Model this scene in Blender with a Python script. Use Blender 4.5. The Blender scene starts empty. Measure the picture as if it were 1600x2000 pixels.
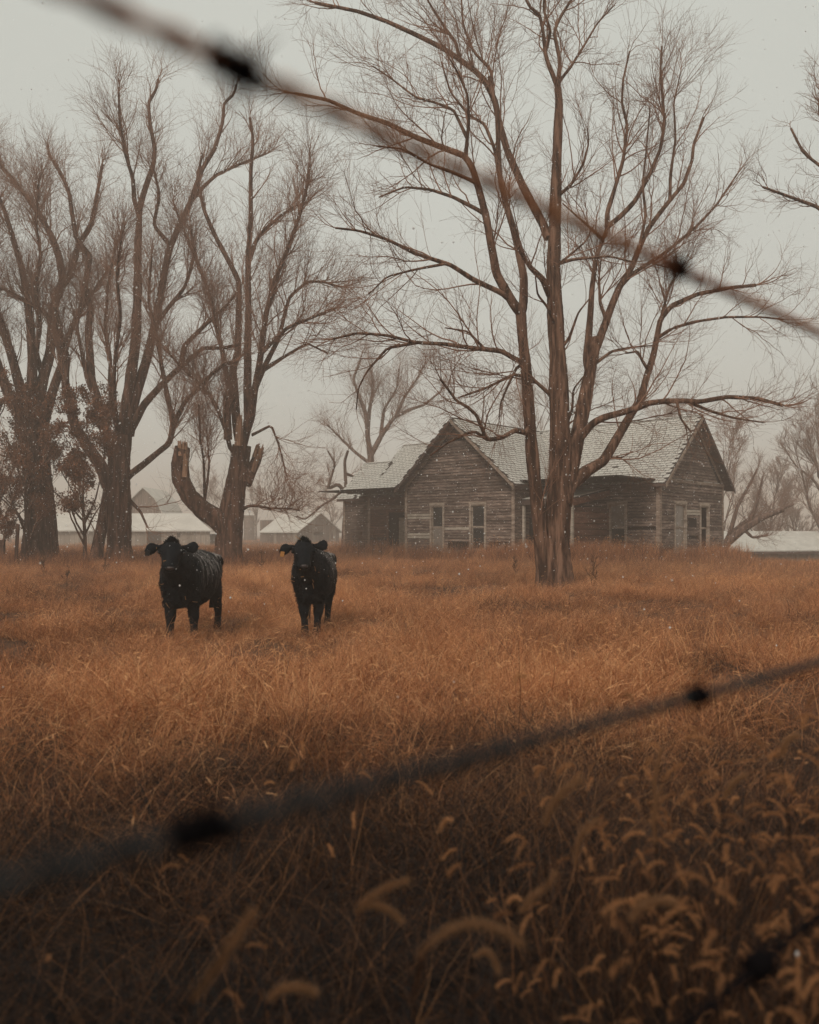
import bpy, bmesh, math, random
import numpy as np
from mathutils import Vector, Matrix

S = bpy.context.scene
COL = S.collection
F = 1600.0            # focal length in photo pixels (24 mm on a 24 mm wide sensor)
CZ = 1.4              # eye height
HY = 1043.0           # horizon row

# ------------------------------------------------------------------ camera
cam_d = bpy.data.cameras.new('camera'); cam = bpy.data.objects.new('camera', cam_d); COL.objects.link(cam)
cam.location = (0, 0, CZ); cam.rotation_euler = (math.radians(90), 0, 0)
cam_d.sensor_fit = 'HORIZONTAL'; cam_d.sensor_width = 24.0; cam_d.lens = 24.0
cam_d.shift_y = 43.0 / 1600.0
cam_d.clip_start = 0.02; cam_d.clip_end = 3000
cam_d.dof.use_dof = True; cam_d.dof.focus_distance = 17.0; cam_d.dof.aperture_fstop = 1.8
S.camera = cam

# ------------------------------------------------------------------ world, sun, exposure
SUN_EL, SUN_AZ = math.radians(43), math.radians(205)     # azimuth from +Y clockwise: behind the camera, to its left
W = bpy.data.worlds.new('World'); S.world = W; W.use_nodes = True
nt = W.node_tree; nt.nodes.clear()
wo = nt.nodes.new('ShaderNodeOutputWorld')
bg_sky = nt.nodes.new('ShaderNodeBackground'); bg_cloud = nt.nodes.new('ShaderNodeBackground')
sky = nt.nodes.new('ShaderNodeTexSky'); sky.sky_type = 'NISHITA'; sky.sun_disc = False
sky.sun_elevation = SUN_EL; sky.sun_rotation = SUN_AZ; sky.dust_density = 6.0; sky.air_density = 1.0
nt.links.new(sky.outputs[0], bg_sky.inputs[0]); bg_sky.inputs[1].default_value = 0.06
# the snow cloud deck that closes the sky
tc = nt.nodes.new('ShaderNodeTexCoord'); nz = nt.nodes.new('ShaderNodeTexNoise')
nz.inputs['Scale'].default_value = 1.6; nz.inputs['Detail'].default_value = 3
cr = nt.nodes.new('ShaderNodeValToRGB')
cr.color_ramp.elements[0].position = 0.3; cr.color_ramp.elements[0].color = (0.475, 0.490, 0.446, 1)
cr.color_ramp.elements[1].position = 0.7; cr.color_ramp.elements[1].color = (0.515, 0.530, 0.484, 1)
nt.links.new(tc.outputs['Generated'], nz.inputs['Vector']); nt.links.new(nz.outputs['Fac'], cr.inputs[0])
nt.links.new(cr.outputs[0], bg_cloud.inputs[0]); bg_cloud.inputs[1].default_value = 1.0
mx = nt.nodes.new('ShaderNodeMixShader'); mx.inputs[0].default_value = 0.93
nt.links.new(bg_sky.outputs[0], mx.inputs[1]); nt.links.new(bg_cloud.outputs[0], mx.inputs[2])
nt.links.new(mx.outputs[0], wo.inputs[0])

sd = bpy.data.lights.new('sun', 'SUN'); so = bpy.data.objects.new('sun', sd); COL.objects.link(so)
sd.energy = 1.5; sd.angle = math.radians(22); sd.color = (1.0, 0.90, 0.78)
sdir = Vector((math.sin(SUN_AZ) * math.cos(SUN_EL), math.cos(SUN_AZ) * math.cos(SUN_EL), math.sin(SUN_EL)))
so.rotation_euler = sdir.to_track_quat('Z', 'Y').to_euler()
so.location = (0, -20, 40)

S.view_settings.view_transform = 'Standard'; S.view_settings.look = 'None'
S.view_settings.exposure = 0.35; S.view_settings.gamma = 1.0
S.view_settings.use_curve_mapping = False
S.render.engine = 'CYCLES'
S.cycles.max_bounces = 6; S.cycles.diffuse_bounces = 3; S.cycles.glossy_bounces = 2
S.cycles.transmission_bounces = 3; S.cycles.transparent_max_bounces = 8; S.cycles.volume_bounces = 1
S.cycles.use_denoising = True

# ------------------------------------------------------------------ helpers
def P(px, py, d):
    return np.array([(px - 800.0) / F * d, d, CZ + (HY - py) / F * d])

def tag(o, label=None, cat=None, group=None, kind=None):
    if label: o['label'] = label
    if cat: o['category'] = cat
    if group: o['group'] = group
    if kind: o['kind'] = kind
    return o

def link(name, me, mat=None, parent=None):
    o = bpy.data.objects.new(name, me); COL.objects.link(o)
    if mat is not None and not me.materials: me.materials.append(mat)
    if parent is not None: o.parent = parent
    return o

def empty(name, loc=(0, 0, 0), rz=0.0):
    o = bpy.data.objects.new(name, None); COL.objects.link(o)
    o.location = loc; o.rotation_euler = (0, 0, rz); o.empty_display_size = 0.2
    return o

def mesh_np(name, V, faces, smooth=False, attr=None):
    """faces: list of int arrays (n,k)"""
    me = bpy.data.meshes.new(name)
    V = np.asarray(V, dtype=np.float32)
    faces = [np.asarray(f, dtype=np.int32) for f in faces if len(f)]
    me.vertices.add(len(V)); me.vertices.foreach_set('co', V.ravel())
    tot = sum(f.size for f in faces); npoly = sum(len(f) for f in faces)
    me.loops.add(tot); me.polygons.add(npoly)
    me.loops.foreach_set('vertex_index', np.concatenate([f.ravel() for f in faces]))
    sizes = np.concatenate([np.full(len(f), f.shape[1], dtype=np.int32) for f in faces])
    starts = np.concatenate([[0], np.cumsum(sizes)[:-1]]).astype(np.int32)
    me.polygons.foreach_set('loop_start', starts)
    me.polygons.foreach_set('use_smooth', np.full(npoly, smooth))
    if attr is not None:
        for k, v in attr.items():
            a = me.attributes.new(k, 'FLOAT', 'POINT'); a.data.foreach_set('value', np.asarray(v, dtype=np.float32))
    me.update(calc_edges=True)
    return me

class MB:
    """collects boxes and prisms, gives one mesh"""
    def __init__(s): s.V = []; s.Fq = []; s.n = 0
    def box(s, c, h, rot=None):
        c = np.array(c, float); h = np.array(h, float)
        v = np.array([[x, y, z] for x in (-1, 1) for y in (-1, 1) for z in (-1, 1)], float) * h
        if rot is not None: v = v @ np.array(rot).T
        s.V.append(v + c)
        s.Fq.append(np.array([[0, 1, 3, 2], [4, 6, 7, 5], [0, 4, 5, 1], [2, 3, 7, 6], [0, 2, 6, 4], [1, 5, 7, 3]]) + s.n); s.n += 8
        return s
    def prism(s, poly, vec):
        """extrude a convex quad/poly (list of 3-D points) along vec"""
        p = np.array(poly, float); m = len(p); q = p + np.array(vec, float)
        s.V.append(np.vstack([p, q])); b = s.n
        for i in range(m):
            j = (i + 1) % m
            s.Fq.append(np.array([[b + i, b + j, b + m + j, b + m + i]]))
        if m == 4:
            s.Fq.append(np.array([[b + 3, b + 2, b + 1, b]])); s.Fq.append(np.array([[b + 4, b + 5, b + 6, b + 7]]))
        else:
            s.T = getattr(s, 'T', []); s.T.append(np.array([[b + 2, b + 1, b], [b + 3, b + 4, b + 5]])) if m == 3 else None
            if m > 4:
                s.T += [np.array([[b, b + i + 1, b + i], [b + m, b + m + i, b + m + i + 1]]) for i in range(1, m - 1)]
        s.n += 2 * m
        return s
    def mesh(s, name):
        fs = [np.vstack(s.Fq)]
        if getattr(s, 'T', None): fs.append(np.vstack(s.T))
        me = mesh_np(name, np.vstack(s.V), fs)
        bm = bmesh.new(); bm.from_mesh(me); bmesh.ops.recalc_face_normals(bm, faces=bm.faces); bm.to_mesh(me); bm.free()
        return me
    def build(s, name, mat, parent=None): return link(name, s.mesh(name), mat, parent)

# ------------------------------------------------------------------ materials
def newmat(name):
    m = bpy.data.materials.new(name); m.use_nodes = True
    n = m.node_tree; n.nodes.clear()
    out = n.nodes.new('ShaderNodeOutputMaterial'); b = n.nodes.new('ShaderNodeBsdfPrincipled')
    n.links.new(b.outputs[0], out.inputs[0])
    return m, n, b, out

def ramp(n, fac, stops):
    r = n.nodes.new('ShaderNodeValToRGB'); e = r.color_ramp.elements
    while len(e) < len(stops): e.new(0.5)
    for i, (p, c) in enumerate(stops): e[i].position = p; e[i].color = (*c, 1)
    n.links.new(fac, r.inputs[0]); return r.outputs[0]

def noise(n, scale, detail=4, coord='Object', stretch=None, rough=0.6):
    t = n.nodes.new('ShaderNodeTexCoord'); z = n.nodes.new('ShaderNodeTexNoise')
    z.inputs['Scale'].default_value = scale; z.inputs['Detail'].default_value = detail; z.inputs['Roughness'].default_value = rough
    if stretch:
        mp = n.nodes.new('ShaderNodeMapping'); mp.inputs['Scale'].default_value = stretch
        n.links.new(t.outputs[coord], mp.inputs[0]); n.links.new(mp.outputs[0], z.inputs['Vector'])
    else: n.links.new(t.outputs[coord], z.inputs['Vector'])
    return z.outputs['Fac']

def mixc(n, fac, a, b, mode='MIX'):
    m = n.nodes.new('ShaderNodeMix'); m.data_type = 'RGBA'; m.blend_type = mode
    for i, s in ((0, fac), (6, a), (7, b)):
        if isinstance(s, (int, float)): m.inputs[i].default_value = s
        elif isinstance(s, tuple): m.inputs[i].default_value = (*s, 1)
        else: n.links.new(s, m.inputs[i])
    return m.outputs[2]

def math_(n, op, a, b=None):
    m = n.nodes.new('ShaderNodeMath'); m.operation = op
    for i, s in enumerate((a, b)):
        if s is None: continue
        if isinstance(s, (int, float)): m.inputs[i].default_value = s
        else: n.links.new(s, m.inputs[i])
    return m.outputs[0]

def bump(n, b, h, strength=0.5, dist=0.02):
    u = n.nodes.new('ShaderNodeBump'); u.inputs['Strength'].default_value = strength; u.inputs['Distance'].default_value = dist
    n.links.new(h, u.inputs['Height']); n.links.new(u.outputs[0], b.inputs['Normal'])

def mat_bark(name, dark, light, scale=1.0, snow=0.0):
    m, n, b, o = newmat(name)
    f = noise(n, 8 * scale, 6, stretch=(1, 1, 0.13), rough=0.62)
    f2 = noise(n, 1.1, 3)
    c = ramp(n, f, [(0.40, tuple(x * 0.3 for x in dark)), (0.5, dark), (0.60, light)])
    c = mixc(n, math_(n, 'MULTIPLY', f2, 0.5), c, tuple(x * 0.8 for x in dark))
    if snow:
        s = noise(n, 28, 2); c = mixc(n, math_(n, 'GREATER_THAN', s, 1 - snow), c, (0.62, 0.62, 0.6))
    n.links.new(c, b.inputs['Base Color']); b.inputs['Roughness'].default_value = 0.95
    b.inputs['Specular IOR Level'].default_value = 0.15
    bump(n, b, f, 1.0, 0.12)
    return m

M = {}
M['bark'] = mat_bark('bark_brown', (0.13, 0.069, 0.046), (0.29, 0.165, 0.112), snow=0.262)
M['bark_dark'] = mat_bark('bark_dark_brown', (0.095, 0.048, 0.033), (0.20, 0.105, 0.070), snow=0.255)
M['bark_far'] = mat_bark('bark_far', (0.16, 0.10, 0.078), (0.24, 0.16, 0.125))  # bark of distant trees lightened, haze put into its colour
def plain(name, col, rough=0.9, var=0.25, scale=8, stretch=None, bmp=0.0, rnd=0.0):
    m, n, b, o = newmat(name)
    f = noise(n, scale, 5, stretch=stretch)
    c = ramp(n, f, [(0.3, tuple(x * (1 - var) for x in col)), (0.7, tuple(min(1, x * (1 + var)) for x in col))])
    if rnd:
        oi = n.nodes.new('ShaderNodeObjectInfo')
        k = math_(n, 'ADD', math_(n, 'MULTIPLY', oi.outputs['Random'], 2 * rnd), 1 - rnd)
        h = n.nodes.new('ShaderNodeHueSaturation'); n.links.new(c, h.inputs['Color']); n.links.new(k, h.inputs['Value']); c = h.outputs[0]
    n.links.new(c, b.inputs['Base Color']); b.inputs['Roughness'].default_value = rough
    b.inputs['Specular IOR Level'].default_value = 0.2
    if bmp: bump(n, b, f, 0.8, bmp)
    return m
M['twig'] = plain('twig', (0.25, 0.135, 0.090), var=0.2, scale=2)
M['twig_far'] = plain('twig_far', (0.27, 0.165, 0.125), var=0.2, scale=2)  # distant twigs paled likewise, part of the haze is in the colour
M['cut_wood'] = plain('cut_wood', (0.25, 0.14, 0.088), var=0.45, scale=14, stretch=(1, 1, .2), bmp=.02)

def mat_siding(name, dark, light, rnd=.35):
    m, n, b, o = newmat(name)
    oi = n.nodes.new('ShaderNodeObjectInfo')
    t = n.nodes.new('ShaderNodeTexCoord')
    g = noise(n, 3.2, 6, coord='Object', stretch=(2.2, 6, 14), rough=.75)
    # streaks and flaking follow the grain of the whole wall
    geo = n.nodes.new('ShaderNodeNewGeometry')
    mp = n.nodes.new('ShaderNodeMapping'); mp.inputs['Scale'].default_value = (1.3, 1.3, 6)
    n.links.new(geo.outputs['Position'], mp.inputs[0])
    z = n.nodes.new('ShaderNodeTexNoise'); z.inputs['Scale'].default_value = 1.2; z.inputs['Detail'].default_value = 6; z.inputs['Roughness'].default_value = .7
    n.links.new(mp.outputs[0], z.inputs['Vector'])
    mp2 = n.nodes.new('ShaderNodeMapping'); mp2.inputs['Scale'].default_value = (5, 5, 45)
    n.links.new(geo.outputs['Position'], mp2.inputs[0])
    z2 = n.nodes.new('ShaderNodeTexNoise'); z2.inputs['Scale'].default_value = 1.0; z2.inputs['Detail'].default_value = 4
    n.links.new(mp2.outputs[0], z2.inputs['Vector'])
    f = math_(n, 'ADD', math_(n, 'MULTIPLY', z.outputs['Fac'], .65), math_(n, 'MULTIPLY', z2.outputs['Fac'], .35))
    c = ramp(n, f, [(0.36, tuple(x * .5 for x in dark)), (0.47, dark), (0.62, light)])
    k = math_(n, 'ADD', math_(n, 'MULTIPLY', oi.outputs['Random'], 2 * rnd), 1 - rnd)
    h = n.nodes.new('ShaderNodeHueSaturation'); n.links.new(c, h.inputs['Color']); n.links.new(k, h.inputs['Value'])
    n.links.new(h.outputs[0], b.inputs['Base Color']); b.inputs['Roughness'].default_value = .95
    b.inputs['Specular IOR Level'].default_value = .15
    bump(n, b, z2.outputs['Fac'], .6, .01)
    return m
M['siding'] = mat_siding('weathered_clapboard', (0.120, 0.086, 0.072), (0.28, 0.215, 0.178))
M['siding_red'] = mat_siding('reddish_boards', (0.13, 0.062, 0.04), (0.21, 0.105, 0.07), .3)
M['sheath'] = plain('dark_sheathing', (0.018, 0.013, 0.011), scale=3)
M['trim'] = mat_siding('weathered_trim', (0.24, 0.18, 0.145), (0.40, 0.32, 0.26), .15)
M['window_trim'] = mat_siding('flaked_window_trim', (0.31, 0.25, 0.205), (0.48, 0.40, 0.33), .08)
M['pale_paint'] = mat_siding('flaked_pale_paint', (0.36, 0.31, 0.26), (0.52, 0.46, 0.39), .1)
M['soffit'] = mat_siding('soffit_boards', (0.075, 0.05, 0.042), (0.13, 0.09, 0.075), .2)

def mat_shingle():
    m, n, b, o = newmat('snow_dusted_shingle')
    oi = n.nodes.new('ShaderNodeObjectInfo')
    geo = n.nodes.new('ShaderNodeNewGeometry')
    at = n.nodes.new('ShaderNodeAttribute'); at.attribute_name = 'tone'
    z = n.nodes.new('ShaderNodeTexNoise'); z.inputs['Scale'].default_value = 2.2; z.inputs['Detail'].default_value = 6; z.inputs['Roughness'].default_value = .75
    n.links.new(geo.outputs['Position'], z.inputs['Vector'])
    r = math_(n, 'ADD', math_(n, 'MULTIPLY', math_(n, 'ADD', oi.outputs['Random'], at.outputs['Fac']), .12), z.outputs['Fac'])
    c = ramp(n, r, [(0.40, (0.33, 0.305, 0.28)), (0.52, (0.42, 0.40, 0.37)), (0.72, (0.50, 0.485, 0.45))])
    # snow lies on what faces up; the butt edges stay bare
    sep = n.nodes.new('ShaderNodeSeparateXYZ'); n.links.new(geo.outputs['Normal'], sep.inputs[0])
    k = n.nodes.new('ShaderNodeMapRange'); n.links.new(sep.outputs['Z'], k.inputs[0])
    k.inputs[1].default_value = .3; k.inputs[2].default_value = .6
    c = mixc(n, k.outputs[0], (0.05, 0.042, 0.038), c)
    n.links.new(c, b.inputs['Base Color']); b.inputs['Roughness'].default_value = .95
    bump(n, b, z.outputs['Fac'], .5, .02)
    return m
M['shingle'] = mat_shingle()
M['deck'] = plain('roof_deck', (0.045, 0.036, 0.032), scale=5)
M['snow'] = plain('snow', (0.50, 0.485, 0.45), var=.16, scale=1.5, bmp=.02)
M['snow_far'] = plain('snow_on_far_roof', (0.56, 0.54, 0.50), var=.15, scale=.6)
M['barn_wood'] = plain('grey_barn_wood', (0.17, 0.125, 0.105), var=.45, scale=3, stretch=(3, 3, .25), rnd=.25)  # both barn woods kept pale, distance haze put into their colour
M['barn_wood_pale'] = plain('pale_barn_wood', (0.30, 0.25, 0.21), var=.3, scale=3, stretch=(3, 3, .25), rnd=.25)
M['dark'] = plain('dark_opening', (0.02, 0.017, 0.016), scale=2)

def mat_glass(name, col, alpha):
    m, n, b, o = newmat(name)
    b.inputs['Base Color'].default_value = (*col, 1); b.inputs['Roughness'].default_value = .12
    tr = n.nodes.new('ShaderNodeBsdfTransparent'); mxs = n.nodes.new('ShaderNodeMixShader')
    f = noise(n, 3, 4)
    n.links.new(math_(n, 'MULTIPLY', math_(n, 'ADD', f, .5), alpha), mxs.inputs[0])
    n.links.new(tr.outputs[0], mxs.inputs[1]); n.links.new(b.outputs[0], mxs.inputs[2]); n.links.new(mxs.outputs[0], o.inputs[0])
    return m
M['glass'] = mat_glass('dusty_window_glass', (0.05, 0.05, 0.05), .35)
M['glass_grimy'] = mat_glass('grimy_grey_window_glass', (0.24, 0.21, 0.185), .9)

def mat_grass(name, stops, tr=.25):
    m, n, b, o = newmat(name)
    a = n.nodes.new('ShaderNodeAttribute'); a.attribute_name = 'tone'
    i = n.nodes.new('ShaderNodeAttribute'); i.attribute_name = 'tint'; i.attribute_type = 'INSTANCER'
    f = math_(n, 'ADD', math_(n, 'MULTIPLY', a.outputs['Fac'], .6), math_(n, 'MULTIPLY', i.outputs['Fac'], .4))
    c = ramp(n, f, stops)
    n.links.new(c, b.inputs['Base Color']); b.inputs['Roughness'].default_value = .7
    b.inputs['Specular IOR Level'].default_value = .2
    t = n.nodes.new('ShaderNodeBsdfTranslucent'); n.links.new(c, t.inputs[0])
    mxs = n.nodes.new('ShaderNodeMixShader'); mxs.inputs[0].default_value = tr
    n.links.new(b.outputs[0], mxs.inputs[1]); n.links.new(t.outputs[0], mxs.inputs[2]); n.links.new(mxs.outputs[0], o.inputs[0])
    return m
M['grass'] = mat_grass('dry_grass', [(0.0, (0.055, 0.022, 0.011)), (0.28, (0.24, 0.095, 0.045)), (0.58, (0.58, 0.248, 0.110)), (1.0, (0.86, 0.50, 0.25))])
M['grass_fg'] = mat_grass('dark_fence_grass', [(0.0, (0.011, 0.012, 0.014)), (0.3, (0.045, 0.026, 0.019)), (0.6, (0.23, 0.098, 0.044)), (1.0, (0.60, 0.30, 0.135))])  # browns darkened in the colour itself to stand in for foreground shade
M['foxtail'] = mat_grass('foxtail_head', [(0.0, (0.22, 0.11, 0.055)), (0.5, (0.38, 0.20, 0.10)), (1.0, (0.56, 0.34, 0.18))], .35)
M['weed'] = plain('dead_weed', (0.10, 0.05, 0.028), var=.4, scale=5)
M['leaf'] = plain('brown_oak_leaf', (0.165, 0.072, 0.038), var=.7, scale=3)

# ------------------------------------------------------------------ terrain
def smooth(t): t = np.clip(t, 0, 1); return t * t * (3 - 2 * t)
def H(x, y):
    x = np.asarray(x, float); y = np.asarray(y, float)
    h = .05 * np.sin(x * .31 + 1.3) * np.cos(y * .23) + .035 * np.sin(x * .9 + y * .6) + .02 * np.sin(1.9 * x - 1.3 * y)
    h = h * smooth((y - 1) / 5) * (1 - .6 * smooth((y - 60) / 40))
    h = h - 1.9 * smooth((x - 16.5) / 6) * smooth((y - 33) / 13)
    return h
g = np.concatenate([-np.geomspace(30, 420, 22)[::-1], np.linspace(-28, 28, 150), np.geomspace(30, 420, 22)])
gy = np.concatenate([-np.geomspace(8, 60, 8)[::-1], np.linspace(-6, 30, 130), np.linspace(30.6, 75, 60), np.geomspace(77, 560, 25)])
X, Y = np.meshgrid(g, gy)
V = np.stack([X, Y, H(X, Y)], -1).reshape(-1, 3)
a, b_ = len(gy), len(g)
idx = np.arange(a * b_).reshape(a, b_)
Q = np.stack([idx[:-1, :-1], idx[:-1, 1:], idx[1:, 1:], idx[1:, :-1]], -1).reshape(-1, 4)
m, n, bb, o = newmat('field_soil')
f = noise(n, .9, 8, rough=.75); f2 = noise(n, 14, 5, rough=.8)
c = ramp(n, f2, [(0.3, (0.03, 0.018, 0.012)), (0.55, (0.11, 0.055, 0.028)), (0.75, (0.28, 0.14, 0.066))])
n.links.new(c, bb.inputs['Base Color']); bb.inputs['Roughness'].default_value = 1
bump(n, bb, f2, 1, .08)
M['ground'] = m
tag(link('ground', mesh_np('ground', V, [Q], smooth=True), M['ground']), kind='structure')
# ------------------------------------------------------------------ farmhouse
HRZ = math.atan2(-.685, .728)
house = empty('farmhouse', (11.59, 38.0, 0.0), HRZ)
tag(house, 'abandoned weathered clapboard farmhouse with snow dusted shingle roofs behind the big bare tree', 'house')
rng = random.Random(5); nrg = np.random.default_rng(5)
WT = 4.0                                        # wall top

# unit clapboard: 1 m long in x, outward is -y, 0.16 high
def unit_board(h=.124, tb=.036, tt=.010):
    V = [(-.5, 0, 0), (.5, 0, 0), (.5, -tb, 0), (-.5, -tb, 0), (-.5, 0, h), (.5, 0, h), (.5, -tt, h), (-.5, -tt, h)]
    Fc = [(0, 1, 2, 3), (4, 7, 6, 5), (3, 2, 6, 7), (0, 4, 5, 1), (1, 5, 6, 2), (0, 3, 7, 4)]
    me = bpy.data.meshes.new('clapboard'); me.from_pydata(V, [], Fc); me.update(); return me
BOARD = {}
for k in ('siding', 'siding_red', 'pale_paint'):
    BOARD[k] = unit_board(); BOARD[k].materials.append(M[k])
NB = [0]
def board(parent, me, c, ang, L, z, tilt=0.0, out=0.0, name='clapboard', sz=1.0):
    o = bpy.data.objects.new(name, me); COL.objects.link(o); o.parent = parent
    nx, ny = math.sin(ang), -math.cos(ang)
    o.location = (c[0] + nx * out, c[1] + ny * out, z); o.rotation_euler = (0, tilt, ang); o.scale = (L, 1, sz)
    NB[0] += 1
    return o

def wall(name, o0, ang, L, z0, z1, openings=(), gable=None, mat='siding', pitch=.145, indiv=True, skip=(), split=3.2, pale=()):
    """wall sheet starting at o0 running along ang for L; outward = right-hand side of the run. openings (u0,u1,za,zb)"""
    ax = np.array([math.cos(ang), math.sin(ang)]); nrm = np.array([math.sin(ang), -math.cos(ang)])
    mb = MB()
    def sheet(u0, u1, za, zb):
        if u1 - u0 < .01 or zb - za < .01: return
        c = np.array(o0) + ax * (u0 + u1) / 2 - nrm * .05
        R = np.array([[ax[0], -ax[1], 0], [ax[1], ax[0], 0], [0, 0, 1]])
        mb.box((c[0], c[1], (za + zb) / 2), ((u1 - u0) / 2, .045, (zb - za) / 2), R)
    u = 0
    for (a0, a1, za, zb) in sorted(openings):
        sheet(u, a0, z0, z1); sheet(a0, a1, z0, za); sheet(a0, a1, zb, z1); u = a1
    sheet(u, L, z0, z1)
    if gable:
        zr, sl = gable
        p = [(u_, z_) for u_, z_ in ((0, z1), (L, z1), (L / 2, zr - .12))]
        mb.prism([(*(np.array(o0) + ax * u_ - nrm * .09), z_) for u_, z_ in p], (*(nrm * .08), 0))
    w = mb.build(name, M['sheath'], house)
    z = z0 + .02; top = (gable[0] - .3) if gable else z1 - .02
    jm = MB()
    while z < top:
        if z + .08 > z1 and gable:
            half = (gable[0] - .16 - (z + .15)) / gable[1]
            lo, hi = L / 2 - half, L / 2 + half
            if z < z1 : lo, hi = 0.02, L - .02
            lo, hi = max(lo, .02), min(hi, L - .02)
        else: lo, hi = .02, L - .02
        spans = [(lo, hi)]
        for (a0, a1, za, zb) in list(openings) + list(skip):
            if z + .10 > za and z + .04 < zb:
                ns = []
                for s0, s1 in spans:
                    if a1 <= s0 or a0 >= s1: ns.append((s0, s1)); continue
                    if a0 > s0: ns.append((s0, a0))
                    if a1 < s1: ns.append((a1, s1))
                spans = ns
        for s0, s1 in spans:
            cuts = [s0]
            if s1 - s0 > split:
                cuts.append(s0 + (s1 - s0) * rng.uniform(.3, .7))
            cuts.append(s1)
            for c0, c1 in zip(cuts[:-1], cuts[1:]):
                if c1 - c0 < .08: continue
                if rng.random() < .018 and c1 - c0 < 3: continue
                c = np.array(o0) + ax * (c0 + c1) / 2
                tilt = rng.gauss(0, .0016) if rng.random() < .85 else rng.gauss(0, .008)
                mk = mat
                for (p0, p1, pa, pb) in pale:
                    if p0 < (c0 + c1) / 2 < p1 and pa < z < pb: mk = 'pale_paint'
                if indiv and NB[0] < 300:
                    board(w, BOARD[mk], c, ang, c1 - c0 - .006, z + rng.gauss(0, .004), tilt, rng.uniform(0, .012))
                else:
                    R = np.array([[ax[0], -ax[1], 0], [ax[1], ax[0], 0], [0, 0, 1]])
                    cc = c + nrm * .012
                    jm.box((cc[0], cc[1], z + .07), ((c1 - c0) / 2 - .004, .012, .066 + rng.uniform(-.004, .004)), R)
        z += pitch
    if jm.n: tag(jm.build('clapboards', M[mat], w), kind='stuff')
    return w

def window(o0, ang, u0, u1, za, zb, mats=('glass', 'glass'), curtain=False, sill=True):
    ax = np.array([math.cos(ang), math.sin(ang)]); nrm = np.array([math.sin(ang), -math.cos(ang)])
    R = np.array([[ax[0], -ax[1], 0], [ax[1], ax[0], 0], [0, 0, 1]])
    def bx(mb, a0, a1, z0, z1, out0, out1):
        c = np.array(o0) + ax * (a0 + a1) / 2 + nrm * (out0 + out1) / 2
        mb.box((c[0], c[1], (z0 + z1) / 2), ((a1 - a0) / 2, (out1 - out0) / 2, (z1 - z0) / 2), R)
    cw = .125
    f = MB(); bx(f, u0, u0 + cw, za, zb, -.08, .05); bx(f, u1 - cw, u1, za, zb, -.08, .05)
    bx(f, u0 - .02, u1 + .02, zb, zb + .13, -.02, .06); bx(f, u0 + cw, u1 - cw, zb - .05, zb - .002, -.08, .04)
    fr = f.build('window', M['window_trim'], house)
    if sill:
        s = MB(); bx(s, u0 - .04, u1 + .04, za - .07, za, -.08, .085); s.build('sill', M['window_trim'], fr)
    zm = (za + zb) / 2
    for i, (z0, z1, off) in enumerate(((zm, zb - .05, -.03), (za, zm, -.055))):
        sh = MB(); g0, g1 = u0 + cw, u1 - cw
        bx(sh, g0, g0 + .05, z0, z1, off - .03, off); bx(sh, g1 - .05, g1, z0, z1, off - .03, off)
        bx(sh, g0 + .05, g1 - .05, z0, z0 + .055, off - .03, off); bx(sh, g0 + .05, g1 - .05, z1 - .05, z1, off - .03, off)
        sh.build('sash', M['window_trim'], fr)
        if mats[i]:
            pm = MB(); bx(pm, g0 + .04, g1 - .04, z0 + .04, z1 - .04, off - .018, off - .012)
            pm.build('pane', M[mats[i]], fr)
    if curtain:
        cm = MB(); k = 9
        for j in range(k):
            aa = u0 + cw + (u1 - u0 - 2 * cw) * j / k
            bx(cm, aa, aa + (u1 - u0 - 2 * cw) / k * .95, zm - .1 if curtain == 'top' else za, zb - .05, -.17 - .02 * (j % 2), -.15 - .02 * (j % 2))
        cm.build('curtain', M['barn_wood_pale'], fr)
    return fr

wx0, wx1, wy = -12.53, -5.43, -3.87             # wing
# wing gable front: window openings given from the left corner
def wu(s): return 7.10 - s
wing_op = [(wu(5.36), wu(4.37), .62, 2.86), (wu(2.73), wu(1.67), .62, 2.86)]
wall('wall', (wx0, wy), 0, 7.10, 0, WT, wing_op, gable=(7.15, .885),
     skip=[(2.95, 4.35, .62, 1.0), (5.6, 6.7, .45, .95), (2.85, 3.6, .2, .45)], pale=[(0, 1.7, 2.05, 2.35), (0, 1.7, 1.15, 1.35), (2.8, 4.4, 1.55, 1.7)])
window((wx0, wy), 0, *wing_op[0], mats=('glass', 'glass_grimy'))
window((wx0, wy), 0, *wing_op[1], mats=('glass', 'glass'))
# end wall of the main block
end_op = [(1.5, 2.83, .55, 2.86), (4.36, 5.5, .55, 2.84)]
wall('wall', (0, 0), math.pi / 2, 7.25, 0, WT, end_op, gable=(7.15, .96), pale=[(2.9, 4.3, 2.2, 2.5)], skip=[(2.95, 4.0, 1.8, 2.1), (3.1, 4.2, 1.2, 1.3)])
window((0, 0), math.pi / 2, *end_op[0], mats=('glass_grimy', 'glass_grimy'), curtain=True)
window((0, 0), math.pi / 2, *end_op[1], mats=(None, None))
# front wall of the main block, right part, with one window
mf_op = [(2.75, 3.80, .58, 2.84)]
wall('wall', (-5.43, 0), 0, 5.43, 0, WT, mf_op)
window((-5.43, 0), 0, *mf_op[0], mats=('glass_grimy', 'glass'), curtain='top')
# front wall left of the wing with the dark doorway, and the low extension
door_op = [(1.75, 3.65, 0, 2.75)]
wall('wall', (-19.4, 0), 0, 6.87, 0, 4.0, door_op, mat='siding_red')
wall('wall', (-21.7, -.001), 0, 2.30, 0, 3.86, (), mat='siding', pitch=.15)
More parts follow.
